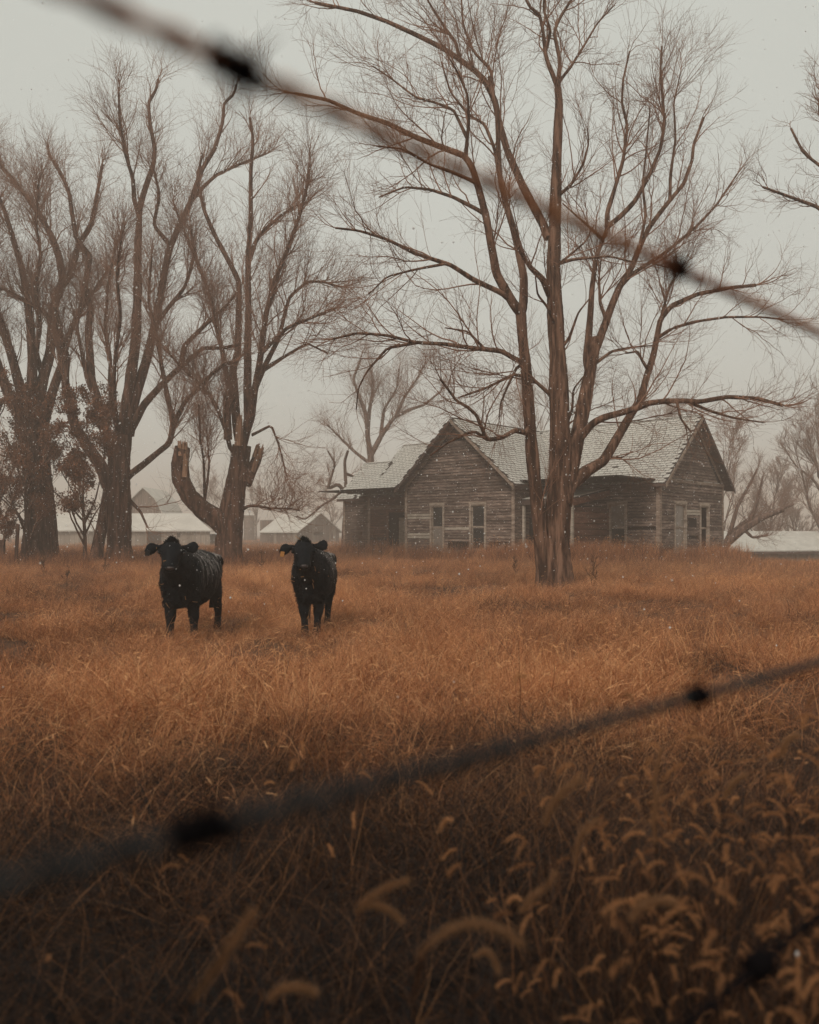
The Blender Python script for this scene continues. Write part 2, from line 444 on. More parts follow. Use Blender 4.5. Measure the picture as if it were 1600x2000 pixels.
# remaining walls, out of sight or nearly so
wall('wall', (wx1, wy), math.pi / 2, 3.87, 0, WT, [(1.2, 2.2, 0, 2.2)], indiv=False)
wall('wall', (wx0, 0), -math.pi / 2, 3.87, 0, WT, (), indiv=False)
wall('wall', (0, 7.25), math.pi, 19.4, 0, WT, (), indiv=False)
wall('wall', (-19.4, 7.25), -math.pi / 2, 7.25, 0, WT, (), gable=(7.15, .96), indiv=False)
wall('wall', (-21.7, 4.2), -math.pi / 2, 4.2, 0, 3.86, (), gable=(6.0, .98), indiv=False)
wall('wall', (-19.4, 4.2), math.pi, 2.3, 0, 3.86, (), indiv=False)
# interior partition behind the doorway and windows so rooms read as rooms
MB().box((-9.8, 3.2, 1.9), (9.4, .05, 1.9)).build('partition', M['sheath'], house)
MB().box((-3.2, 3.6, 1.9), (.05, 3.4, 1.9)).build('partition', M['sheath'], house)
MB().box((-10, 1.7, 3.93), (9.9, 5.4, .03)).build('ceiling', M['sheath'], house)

# corner boards
for (x, y) in ((wx0, wy), (wx1, wy), (0, 0), (0, 7.25), (-21.7, 0), (-19.4, 0)):
    hh = 1.93 if x > -20 else 1.86
    for dx, dy, sx, sy in ((0.045 if x in (wx0, -21.7, -19.4) else -.045, -.018, .085, .026), ):
        if y == 7.25: dx, dy, sx, sy = .018, -.045, .026, .085
        MB().box((x + dx, y + dy - .012, hh + .03), (sx, sy, hh)).build('corner_board', M['trim'], house)
    if x == 0 and y == 0: MB().box((.035, .06, hh + .03), (.026, .085, hh)).build('corner_board', M['trim'], house)

# door frame and leaning boards of the dark doorway
dm = MB(); dm.box((-17.70, -.03, 1.36), (.06, .05, 1.36)).box((-15.69, -.03, 1.36), (.06, .05, 1.36)).box((-16.7, -.03, 2.80), (1.12, .06, .09))
dr = dm.build('door_frame', M['siding_red'], house)
MB().box((-17.0, .5, 1.2), (.25, .03, 1.2)).build('door', M['pale_paint'], house)
MB().box((-17.5, -.06, 3.02), (1.95, .04, .10)).build('porch_beam', M['trim'], house)

# roofs ---------------------------------------------------------------
def unit_shingle(w=.288, L=.27, t=.032):
    V = [(-w / 2, 0, t), (w / 2, 0, t), (w / 2, L, .003), (-w / 2, L, .003), (-w / 2, 0, 0), (w / 2, 0, 0), (w / 2, L, -.004), (-w / 2, L, -.004)]
    Fc = [(0, 1, 2, 3), (4, 5, 1, 0), (4, 0, 3, 7), (1, 5, 6, 2), (7, 6, 5, 4), (3, 2, 6, 7)]
    return V, Fc
SV, SF = unit_shingle(); sme = bpy.data.meshes.new('shingle'); sme.from_pydata(SV, [], [tuple(f) for f in SF]); sme.update(); sme.materials.append(M['shingle'])
SVn, SFn = np.array(SV), np.array(SF)
NS = [0]
def slope(name, o0, e, nrm_up_h, sl, a0, a1, b0, b1, keep, single=None, rows=.185, tab=.305, ragged=0.0, thick=.05, parent=None, mat='shingle', shing=True):
    """roof plane: point = o0 + a*e + b*h with z rising sl*b (b horizontal). keep(x,y)->bool for the shingles"""
    e = np.array([*e, 0.]); h = np.array([*nrm_up_h, 0.]); o0 = np.array(o0, float)
    upv = h + np.array([0, 0, sl]); ln = np.linalg.norm(upv); u = upv / ln; nn = np.cross(e, u); nn = nn if nn[2] > 0 else -nn
    d = MB(); c = [o0 + a_ * e + b * upv for a_, b in ((a0, b0), (a1, b0), (a1, b1), (a0, b1))]
    d.prism([q - nn * (thick + .004) for q in c], nn * thick)
    dk = d.build(name, M['deck'], parent or house)
    if not shing: return dk
    R = np.stack([e, u, nn], 1)
    if np.linalg.det(R) < 0: R = np.stack([-e, u, nn], 1)
    nrows = int((b1 - b0) * ln / rows); VV = []; FF = []; TT = []; k = 0
    for r in range(nrows + 1):
        bb_ = b0 + r * rows / ln
        aa = a0 + (0 if r % 2 else tab / 2) + (r % 3) * .03
        while aa < a1 - tab * .3:
            p = o0 + aa * e + bb_ * upv
            bmid = bb_ + rows * .5 / ln
            pm = o0 + aa * e + bmid * upv
            if keep(pm[0], pm[1], pm[2]) and aa > a0 + .02 and bmid < b1 and rng.random() > .006 + (ragged if r < 3 else 0):
                rot = rng.gauss(0, .012) + (rng.gauss(0, .09) if rng.random() < .03 + ragged * .3 else 0); cs, sn = math.cos(rot), math.sin(rot)
                R2 = R @ np.array([[cs, -sn, 0], [sn, cs, 0], [0, 0, 1]])
                lift = rng.uniform(0, .008)
                pp = p + nn * (.002 + lift) - u * rng.uniform(0, .018)
                if single and single(pm) and NS[0] < 300:
                    o = bpy.data.objects.new('shingle', sme); COL.objects.link(o); o.parent = dk
                    Mt = Matrix.Identity(4)
                    for i in range(3):
                        for j in range(3): Mt[i][j] = R2[i][j]
                        Mt[i][3] = pp[i]
                    o.matrix_local = Mt; NS[0] += 1
                else:
                    VV.append(SVn @ R2.T + pp); FF.append(SFn + k); TT.append(np.full(8, rng.random())); k += 8
            aa += tab + .008
    if VV:
        s = link('shingles', mesh_np('shingles', np.vstack(VV), [np.vstack(FF)], attr={'tone': np.concatenate(TT)}), M['shingle'], dk); tag(s, kind='stuff')
    return dk
ms = .8755
def zm_(y): return 4.05 + ms * y if y < 3.625 else 4.05 + ms * (7.25 - y)
def zw_(x): return 7.2 - .885 * abs(x + 8.98)
# main block, front slope (single shingles where they show largest, at the right end)
slope('roof', (0, -.35, 3.745), (1, 0), (0, 1), ms, -19.9, .5, 0, 3.975,
      lambda x, y, z: z > zw_(x) - .03 or y < -.3 and not (wx0 < x < wx1), single=lambda p: p[0] > -4.6)
slope('roof', (0, 7.6, 3.745), (1, 0), (0, -1), ms, -19.9, .5, 0, 3.975, lambda *a: True, shing=False)
# wing
slope('roof', (-5.08, -4.37, 3.745), (0, 1), (-1, 0), .885, 0, 7.7, 0, 3.9, lambda x, y, z: (z > zm_(y) - .03 and y < 3.6) or y < -.35)
slope('roof', (-12.88, -4.37, 3.745), (0, 1), (1, 0), .885, 0, 7.7, 0, 3.9, lambda x, y, z: (z > zm_(y) - .03 and y < 3.6) or y < -.35)
# low extension
slope('roof', (0, -.35, 3.62), (1, 0), (0, 1), .988, -22.05, -19.42, 0, 2.45, lambda *a: True, ragged=.25)
slope('roof', (0, 4.55, 3.62), (1, 0), (0, -1), .988, -22.05, -19.42, 0, 2.45, lambda *a: True, shing=False)
# ridge caps
for (p, q) in (((-19.9, 3.625, 7.25), (.5, 3.625, 7.25)), ((-8.98, -4.37, 7.23), (-8.98, 3.5, 7.23)), ((-22.05, 2.1, 6.07), (-19.42, 2.1, 6.07))):
    p, q = np.array(p), np.array(q); c = (p + q) / 2; hlen = abs(q - p) / 2
    h_ = (max(hlen[0], .06), max(hlen[1], .06), .012)
    MB().box(c, h_).build('ridge_cap', M['shingle'], house)

# rake boards, friezes, fascias
def beam(p, q, w, t, side, mat, name):
    """board from p to q; w = height downwards, t = thickness along side"""
    p, q, side = (np.array(v, float) for v in (p, q, side))
    dn = np.array([0, 0, -w])
    return MB().prism([p, q, q + dn, p + dn], side * t).build(name, M[mat], house)
for sg in (-1, 1):   # wing gable
    xe = -8.98 + sg * 3.9
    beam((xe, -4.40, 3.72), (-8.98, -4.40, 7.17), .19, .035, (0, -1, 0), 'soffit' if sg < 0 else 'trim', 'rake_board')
    xw = -8.98 + sg * 3.56
    beam((xw, -3.90, 3.96), (-8.98, -3.90, 7.11), .20, .04, (0, -1, 0), 'trim', 'frieze')
    # soffit boards under the overhang
    for k in range(3):
        y0 = -4.37 + k * .165
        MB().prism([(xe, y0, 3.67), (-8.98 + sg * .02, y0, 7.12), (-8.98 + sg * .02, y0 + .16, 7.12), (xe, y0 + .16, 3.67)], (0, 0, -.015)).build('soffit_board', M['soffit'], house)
for ye, zt in ((-.35, 1), (7.6, 1)):  # main end gable
    sg = -1 if ye < 3 else 1
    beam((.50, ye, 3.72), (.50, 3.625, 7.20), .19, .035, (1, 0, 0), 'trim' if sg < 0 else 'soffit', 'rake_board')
    beam((.03, 3.625 + sg * 3.62, 3.99), (.03, 3.625, 7.14), .22, .04, (1, 0, 0), 'trim', 'frieze')
    for k in range(3):
        x0 = .02 + k * .165
        MB().prism([(x0, ye, 3.67), (x0, 3.625, 7.15), (x0 + .16, 3.625, 7.15), (x0 + .16, ye, 3.67)], (0, 0, -.015)).build('soffit_board', M['soffit'], house)
beam((.035, 0, 4.02), (.035, 7.25, 4.02), .15, .05, (1, 0, 0), 'trim', 'belt_board')
beam((-5.0, -.36, 3.74), (.5, -.36, 3.74), .15, .03, (0, -1, 0), 'soffit', 'fascia')
beam((-19.9, -.36, 3.74), (-12.9, -.36, 3.74), .13, .03, (0, -1, 0), 'soffit', 'fascia')
beam((-22.0, -.36, 3.60), (-19.5, -.36, 3.60), .12, .03, (0, -1, 0), 'soffit', 'fascia')
beam((-5.09, -4.3, 3.74), (-5.09, -.4, 3.74), .13, .03, (1, 0, 0), 'soffit', 'fascia')
# a little snow on the belt board
for (y, l) in ((1.9, .25), (3.0, .4), (5.2, .5), (6.3, .3)):
    MB().box((.075, y, 4.035), (.03, l, .012)).build('snow_patch', M['snow'], house)

# porch in the corner between wing and main wall
pr = MB(); pr.prism([(-5.40, -3.35, 3.06), (-2.55, -3.35, 3.06), (-2.55, -.03, 3.60), (-5.40, -.03, 3.60)], (0, 0, -.06))
porch = pr.build('porch_roof', M['deck'], house)
sn = MB(); sn.prism([(-5.38, -3.33, 3.065), (-2.57, -3.33, 3.065), (-2.57, -.05, 3.605), (-5.38, -.05, 3.605)], (0, 0, .045)); sn.build('snow', M['snow'], porch)
beam((-2.54, -3.35, 3.0), (-2.54, -.02, 3.54), .30, .03, (1, 0, 0), 'siding_red', 'rake_board')
beam((-5.40, -3.36, 3.0), (-2.55, -3.36, 3.0), .22, .03, (0, -1, 0), 'soffit', 'fascia')
for x, y in ((-2.62, -3.28), (-5.30, -3.28)): MB().box((x, y, 1.38), (.06, .06, 1.38)).build('porch_post', M['pale_paint'], house)
z = 0.05
while z < 2.55:          # wide plank screen at the porch side
    hgt = rng.uniform(.2, .3)
    if not .9 < z < 1.0:
        MB().box((-2.60 + rng.uniform(-.01, .01), -1.62, z + hgt / 2), (.018, 1.58, hgt / 2 - .012)).build('plank', M['siding_red'], house)
    z += hgt
# broken planks by the wall foot
for k, (x, y, z, l, rx, ry, rz_) in enumerate(((-6.6, -4.1, .45, 1.5, .1, -.6, .1), (-6.2, -4.2, .5, 1.2, -.1, -.9, .3), (-9.6, -4.1, .55, .9, .1, .1, .0))):
    o = MB().box((0, 0, 0), (l / 2, .015, .07)).build('fallen_board', M['trim'], house); o.location = (x, y, z); o.rotation_euler = (rx, ry, rz_)

# ------------------------------------------------------------------ far farm buildings
def plank_wall(par, p, q, z0, ztop, n, mat='barn_wood', t=.05):
    """vertical planks from p to q; ztop(u) gives the top"""
    p, q = np.array(p, float), np.array(q, float); d = (q - p); L = np.linalg.norm(d); ax = d / L; nr = np.array([ax[1], -ax[0]])
    for i in range(n):
        u0, u1 = i / n, (i + 1) / n - .06 / n
        mb = MB(); a_, b = p + d * u0, p + d * u1; off = nr * rng.uniform(0, .03)
        mb.prism([(*(a_ + off), z0), (*(b + off), z0), (*(b + off), ztop(u1)), (*(a_ + off), ztop(u0))], (*(nr * t), 0))
        mb.build('plank', M[mat] if rng.random() < .8 else M['barn_wood_pale'], par)

def barn(name, label, base, rz, L, Wd, eave, rise, gambrel=False, nplank=12, roofmat='snow_far', door=True):
    b = tag(empty(name, base, rz), label, 'barn')
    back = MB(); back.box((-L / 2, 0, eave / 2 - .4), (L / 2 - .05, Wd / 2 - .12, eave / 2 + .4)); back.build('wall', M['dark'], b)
    if gambrel: prof = lambda u: eave + rise * (min(1, (1 - abs(2 * u - 1)) / .38) * .6 + max(0, (1 - abs(2 * u - 1) - .38) / .62) * .4)
    else: prof = lambda u: eave + rise * (1 - abs(2 * u - 1))
    plank_wall(b, (.02, -Wd / 2), (.02, Wd / 2), -1, prof, nplank)
    plank_wall(b, (-L, -Wd / 2), (0, -Wd / 2), -1, lambda u: eave, nplank)
    ks = [0, .19, .5] if gambrel else [0, .5]
    for sg in (-1, 1):
        for u0, u1 in zip(ks[:-1], ks[1:]):
            y0, y1 = (-Wd / 2 + u0 * Wd) * -sg * -1 if sg > 0 else 0, 0
            ya, yb = sg * (Wd / 2 - u0 * Wd + (.35 if u0 == 0 else 0)), sg * (Wd / 2 - u1 * Wd)
            za, zb = prof(u0) - (.25 if u0 == 0 else 0), prof(u1)
            MB().prism([(-L - .4, ya, za), (.45, ya, za), (.45, yb, zb), (-L - .4, yb, zb)], (0, 0, .14)).build('roof', M[roofmat], b)
    return b
def gz(p): return float(H(p[0], p[1]))
# barn with the plank gable, left of the farmhouse
g0 = P(580, 1043, 112); g1 = P(662, 1043, 120)
bx_ = (g0 + g1) / 2; ang = math.atan2(g1[1] - g0[1], g1[0] - g0[0]) - math.pi / 2
b2 = barn('barn', 'small grey plank barn with snowy gable roof behind the right cow', (bx_[0], bx_[1], -.3), ang, 6.2, float(np.linalg.norm((g1 - g0)[:2])), 2.1, 2.5)
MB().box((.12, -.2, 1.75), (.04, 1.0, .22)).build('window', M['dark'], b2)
MB().box((-3.0, -3.2, 1.0), (1.3, .06, .95)).build('door', M['barn_wood_pale'], b2)
# block behind it
p = P(525, 1043, 122); sb = tag(empty('shed', (p[0], p[1], -.3)), 'flat topped brown shed peeking out behind the left end of the small plank barn', 'shed')
plank_wall(sb, (-1.3, 0), (1.6, 0), -.5, lambda u: 3.75 + .1 * u, 6); MB().box((.15, .9, 1.6), (1.4, .8, 2.1)).build('wall', M['barn_wood'], sb)
# far silo
p = P(487, 1043, 150); si = tag(empty('silo', (p[0], p[1], 0)), 'faint hazy grey silo standing between the forked tree and the small plank barn', 'silo')
bm = bmesh.new(); bmesh.ops.create_cone(bm, segments=20, radius1=1.0, radius2=1.0, depth=5.2, cap_ends=True, matrix=Matrix.Translation((0, 0, 2.2))); me = bpy.data.meshes.new('wall'); bm.to_mesh(me); bm.free(); link('wall', me, M['barn_wood'], si)
bm = bmesh.new(); bmesh.ops.create_cone(bm, segments=20, radius1=1.05, radius2=.1, depth=.5, cap_ends=True, matrix=Matrix.Translation((0, 0, 5.06))); me = bpy.data.meshes.new('roof'); bm.to_mesh(me); bm.free(); link('roof', me, M['snow_far'], si)
for k in range(5):
    bm = bmesh.new(); bmesh.ops.create_cone(bm, segments=20, radius1=1.03, radius2=1.03, depth=.06, cap_ends=True, matrix=Matrix.Translation((0, 0, .4 + k))); me = bpy.data.meshes.new('hoop'); bm.to_mesh(me); bm.free(); link('hoop', me, M['deck'], si)
# gambrel barn left
g0 = P(244, 1043, 105); g1 = P(318, 1043, 105)
b1 = barn('barn', 'tall grey gambrel barn rising behind the long snowy shed roof', ((g0 + g1)[0] / 2, 105, -.3), -math.pi / 2, 9, 4.86, 4.0, 3.6, gambrel=True, nplank=11)
# long shed in front of it with a white roof
q0, q1 = P(100, 1043, 98), P(411, 1043, 98)
Ls = q1[0] - q0[0]; s1 = tag(empty('shed', (q0[0], 98, -.3)), 'long low shed with white snowy roof and patched plank front behind the left cow', 'shed')
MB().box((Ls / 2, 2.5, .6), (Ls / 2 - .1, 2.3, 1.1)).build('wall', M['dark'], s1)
plank_wall(s1, (0, 0), (Ls, 0), -1, lambda u: 2.05, 34, mat='barn_wood_pale')
MB().prism([(-.4, -.5, 2.0), (Ls + .3, -.5, 2.0), (Ls - 2.9, 2.6, 4.1), (-.4, 2.6, 4.1)], (0, 0, .14)).build('roof', M['snow_far'], s1)
MB().prism([(Ls + .3, -.4, 1.98), (Ls + .3, 5.2, 2.1), (Ls - 2.6, 2.6, 4.6)], (-.1, 0, .1)).build('roof', M['barn_wood_pale'], s1)
MB().prism([(-.4, 2.62, 4.1), (Ls - 2.9, 2.62, 4.1), (Ls, 5.6, 2.0), (-.4, 5.6, 2.0)], (0, 0, .14)).build('roof', M['snow_far'], s1)
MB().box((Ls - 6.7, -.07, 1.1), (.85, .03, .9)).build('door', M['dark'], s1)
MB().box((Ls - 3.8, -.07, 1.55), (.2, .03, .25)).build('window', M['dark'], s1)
# low building on the right
q0, q1 = P(1395, 1043, 58), P(1700, 1043, 62)
d = (q1 - q0)[:2]; Ls = float(np.linalg.norm(d)); s2 = tag(empty('shed', (q0[0], q0[1], 0), math.atan2(d[1], d[0])), 'low grey shed with wide snowy roof right of the farmhouse, half sunk behind the grass', 'shed')
MB().box((Ls / 2, 3, -.9), (Ls / 2, 2.9, 1.0)).build('wall', M['siding'], s2)
for i in range(26):
    MB().box((Ls * (i + .5) / 26, -.02, -.92), (Ls / 52 - .02, .05, .98)).build('plank', M['barn_wood_pale'], s2)
MB().prism([(-.4, -.5, .14), (Ls + .4, -.5, .14), (Ls + .4, 3.2, 1.55), (-.4, 3.2, 1.55)], (0, 0, .08)).build('roof', M['snow'], s2)
MB().prism([(-.4, 3.2, 1.55), (Ls + .4, 3.2, 1.55), (Ls + .4, 6.5, .1), (-.4, 6.5, .1)], (0, 0, .08)).build('roof', M['snow'], s2)
MB().box((Ls / 2, -.5, .04), (Ls / 2 + .4, .05, .09)).build('fascia', M['soffit'], s2)
# ------------------------------------------------------------------ trees
def nrm(v): return v / np.maximum(np.linalg.norm(v, axis=-1, keepdims=True), 1e-9)
def tubes(Pt, R, sides, rg):
    """Pt [N,K,3], R [N,K] -> verts, quads"""
    N, K, _ = Pt.shape
    T = np.gradient(Pt, axis=1); T = nrm(T)
    ref = nrm(rg.normal(size=(N, 1, 3))); ref = np.broadcast_to(ref, T.shape)
    n1 = nrm(np.cross(T, ref)); n2 = np.cross(T, n1)
    a = np.arange(sides) * 2 * math.pi / sides
    ring = n1[:, :, None, :] * np.cos(a)[None, None, :, None] + n2[:, :, None, :] * np.sin(a)[None, None, :, None]
    V = (Pt[:, :, None, :] + ring * R[:, :, None, None]).reshape(-1, 3)
    idx = np.arange(N * K * sides).reshape(N, K, sides)
    A = idx[:, :-1, :]; B = idx[:, 1:, :]
    Q = np.stack([A, np.roll(A, -1, 2), np.roll(B, -1, 2), B], -1).reshape(-1, 4)
    return V, Q

def grow(Pp, Rp, Mn, rg, length, ang, up=.05, t0=.2, K=6, rtip=.003, rk=.55, wig=.12, rcap=9., sag=0., tipshare=.0, bias=None):
    N, K0, _ = Pp.shape
    seg = np.linalg.norm(np.diff(Pp, axis=1), axis=2); L = seg.sum(1)
    w = L if bias is None else L * bias
    idx = rg.choice(N, Mn, p=w / w.sum())
    t = t0 + (1 - t0) * rg.random(Mn) ** .9
    t = np.where(rg.random(Mn) < tipshare, 1.0, t)
    f = np.clip(t * (K0 - 1), 0, K0 - 1.001); i = f.astype(int); f = f - i
    p = Pp[idx, i] * (1 - f[:, None]) + Pp[idx, i + 1] * f[:, None]
    tan = nrm(Pp[idx, i + 1] - Pp[idx, i]); r = Rp[idx, i] * (1 - f) + Rp[idx, i + 1] * f
    rnd = rg.normal(size=(Mn, 3)); perp = nrm(rnd - tan * (rnd * tan).sum(1, keepdims=True))
    a = np.radians(rg.uniform(ang[0], ang[1], Mn)) * np.where(t >= .999, .35, 1)
    d = nrm(np.cos(a)[:, None] * tan + np.sin(a)[:, None] * perp + np.array([0, 0, up * 3]))
    l = rg.uniform(length[0], length[1], Mn) * (1.15 - .78 * t)
    pts = [p]; st = (l / (K - 1))[:, None]
    for k in range(K - 1):
        pts.append(pts[-1] + d * st)
        d = nrm(d + rg.normal(size=(Mn, 3)) * wig + np.array([0, 0, up - sag * (k / K)]))
    PP = np.stack(pts, 1); r0 = np.minimum(np.minimum(r * rk, rcap), l * .02 + rtip)
    rr = r0[:, None] * (1 - np.linspace(0, 1, K)[None]) + rtip * np.linspace(0, 1, K)[None]
    return PP, np.maximum(rr, rtip)

def resample(pts, rad, K, sm=2):
    pts = np.asarray(pts, float); rad = np.asarray(rad, float)
    s = np.r_[0, np.cumsum(np.linalg.norm(np.diff(pts, axis=0), axis=1))]; u = np.linspace(0, s[-1], K)
    # catmull-rom style: dense linear, then smooth
    M_ = 6 * K; uu = np.linspace(0, s[-1], M_)
    q = np.stack([np.interp(uu, s, pts[:, j]) for j in range(3)], 1); rr = np.interp(uu, s, rad)
    w = max(3, int(M_ / max(len(pts) - 1, 1) * .45)) | 1
    if len(pts) > 2:
        pad = w // 2; ker = np.hanning(w + 2)[1:-1]; ker /= ker.sum()
        qq = np.vstack([2 * q[0] - q[pad:0:-1], q, 2 * q[-1] - q[-2:-pad - 2:-1]]) if pad else q
        q = np.stack([np.convolve(qq[:, j], ker, 'valid') for j in range(3)], 1)
    return np.stack([np.interp(u, uu, q[:, j]) for j in range(3)], 1), np.interp(u, uu, rr)

def stem_mesh(name, pts, rad, sides, K, rg, rough=.06, flare=0.0, mat=None, parent=None, cap=False):
    Pt, R = resample(pts, rad, K)
    V, Q = tubes(Pt[None], R[None], sides, rg)
    V = V.reshape(K, sides, 3); C = Pt[:, None, :]
    ph = rg.random(4) * 6.28; a = np.arange(sides) * 2 * math.pi / sides; s = np.linspace(0, 1, K)[:, None] * K
    ln_ = np.r_[0, np.cumsum(np.linalg.norm(np.diff(Pt, axis=0), axis=1))][:, None]; rm_ = R.mean()
    k = 1 + rough * (np.sin(3 * a[None] + ph[0] + ln_ / rm_ * .25) + .7 * np.sin(5 * a[None] + ph[1] - ln_ / rm_ * .3) + .5 * np.sin(ln_ / rm_ * .8 + ph[2]))
    if sides >= 20:   # bark furrows, wandering as they climb
        k = k + .07 * (np.abs(np.sin(a[None] * 9 + 1.6 * np.sin(ln_ * 2.3 + ph[0] + 2 * a[None]) + 1.1 * np.sin(ln_ * 5.1))) - .6) + rg.normal(size=(K, sides)) * .012
    if flare:
        hgt = np.maximum(0, 1 - (Pt[:, 2] - Pt[0, 2]) / 1.1)[:, None]
        k = k * (1 + flare * hgt ** 2 * (1 + .5 * np.sin(4 * a[None] + ph[3])))
    V = (C + (V - C) * k[..., None]).reshape(-1, 3)
    fs = [Q]
    if cap:
        V = np.vstack([V, Pt[-1:] ]); top = (K - 1) * sides
        fs.append(np.array([[top + j, top + (j + 1) % sides, len(V) - 1] for j in range(sides)]))
    return link(name, mesh_np(name, V, fs, smooth=True), mat, parent), Pt, R

def traced_tree(name, label, depth, base, limbs, rg, levels, mat, twmat, cat='tree', spread=2.2, trunks=1, minr=.6, crown_name='crown', group=None):
    """limbs: (r0_px, r1_px, depth offset at the end, [(x,y)...]); the first ones are trunks"""
    bw = P(base[0], base[1], depth); gz_ = gz(bw)
    tr = empty(name, (bw[0], bw[1], gz_)); tag(tr, label, cat, group)
    O = np.array([bw[0], bw[1], gz_]); known = []; allP = []; allR = []
    for li, (r0, r1, dz, pts) in enumerate(limbs):
        pts = np.array(pts, float)
        if known:
            K_ = np.vstack(known); j = np.argmin(((K_[:, :2] - pts[0]) ** 2).sum(1)); d0 = K_[j, 2] if ((K_[j, :2] - pts[0]) ** 2).sum() < 60 ** 2 else 0
            if ((K_[j, :2] - pts[0]) ** 2).sum() < 14 ** 2 and li >= trunks: pts[0] = K_[j, :2]
        else: d0 = 0
        s = np.r_[0, np.cumsum(np.linalg.norm(np.diff(pts, axis=0), axis=1))]; s /= s[-1]
        dd = d0 + (dz if dz is not None else rg.uniform(-1, 1) * spread * np.linalg.norm(pts[-1] - pts[0]) / 350) * s ** .9
        ts = np.linspace(0, 1, 24)
        known.append(np.stack([np.interp(ts, s, pts[:, 0]), np.interp(ts, s, pts[:, 1]), np.interp(ts, s, dd)], 1))
        W3 = np.stack([P(x, y, depth + q) for (x, y), q in zip(pts, dd)]) - O
        R = np.interp(s, [0, 1], [r0, r1]) * depth / F
        R = np.interp(s ** .8, [0, 1], [r0, r1]) * depth / F
        big = li < trunks
        K = max(8, int(len(pts) * (12 if big else 4)))
        sides = 44 if big else (12 if r0 > 7 else 7)
        nm = 'trunk' if big else 'limb'
        ob, Pt, Rr = stem_mesh(nm, W3, R, sides, K, rg, rough=.085 if r0 > 12 else .04, flare=.40 if (big and W3[0][2] < .6) else 0, mat=mat, parent=tr)
        q, r = resample(W3, R, 14); allP.append(q); allR.append(r)
    Pp = np.stack(allP); Rp = np.stack(allR)
    VV = []; QQ = []; n = 0; cP, cR = Pp, Rp; ends = None
    bias = np.array([1.0 if l[0] < 9 else .45 for l in limbs]); bias[:trunks] = .12
    for lv in levels:
        b = bias if cP is Pp else None; lv = dict(lv); Mn = lv.pop('n'); sides = lv.pop('sides', 3)
        nP, nR = grow(cP, cR, Mn, rg, bias=b, **lv)
        ok = nP[:, :, 2].min(1) > .35
        nP, nR = nP[ok], nR[ok]
        V, Q = tubes(nP, nR, sides, rg); VV.append(V); QQ.append(Q + n); n += len(V); ends = nP
        cP, cR = nP, nR
    c = link(crown_name, mesh_np(crown_name, np.vstack(VV), [np.vstack(QQ)], smooth=True), twmat, tr); tag(c, kind='stuff')
    return tr, ends

rg = np.random.default_rng(11)
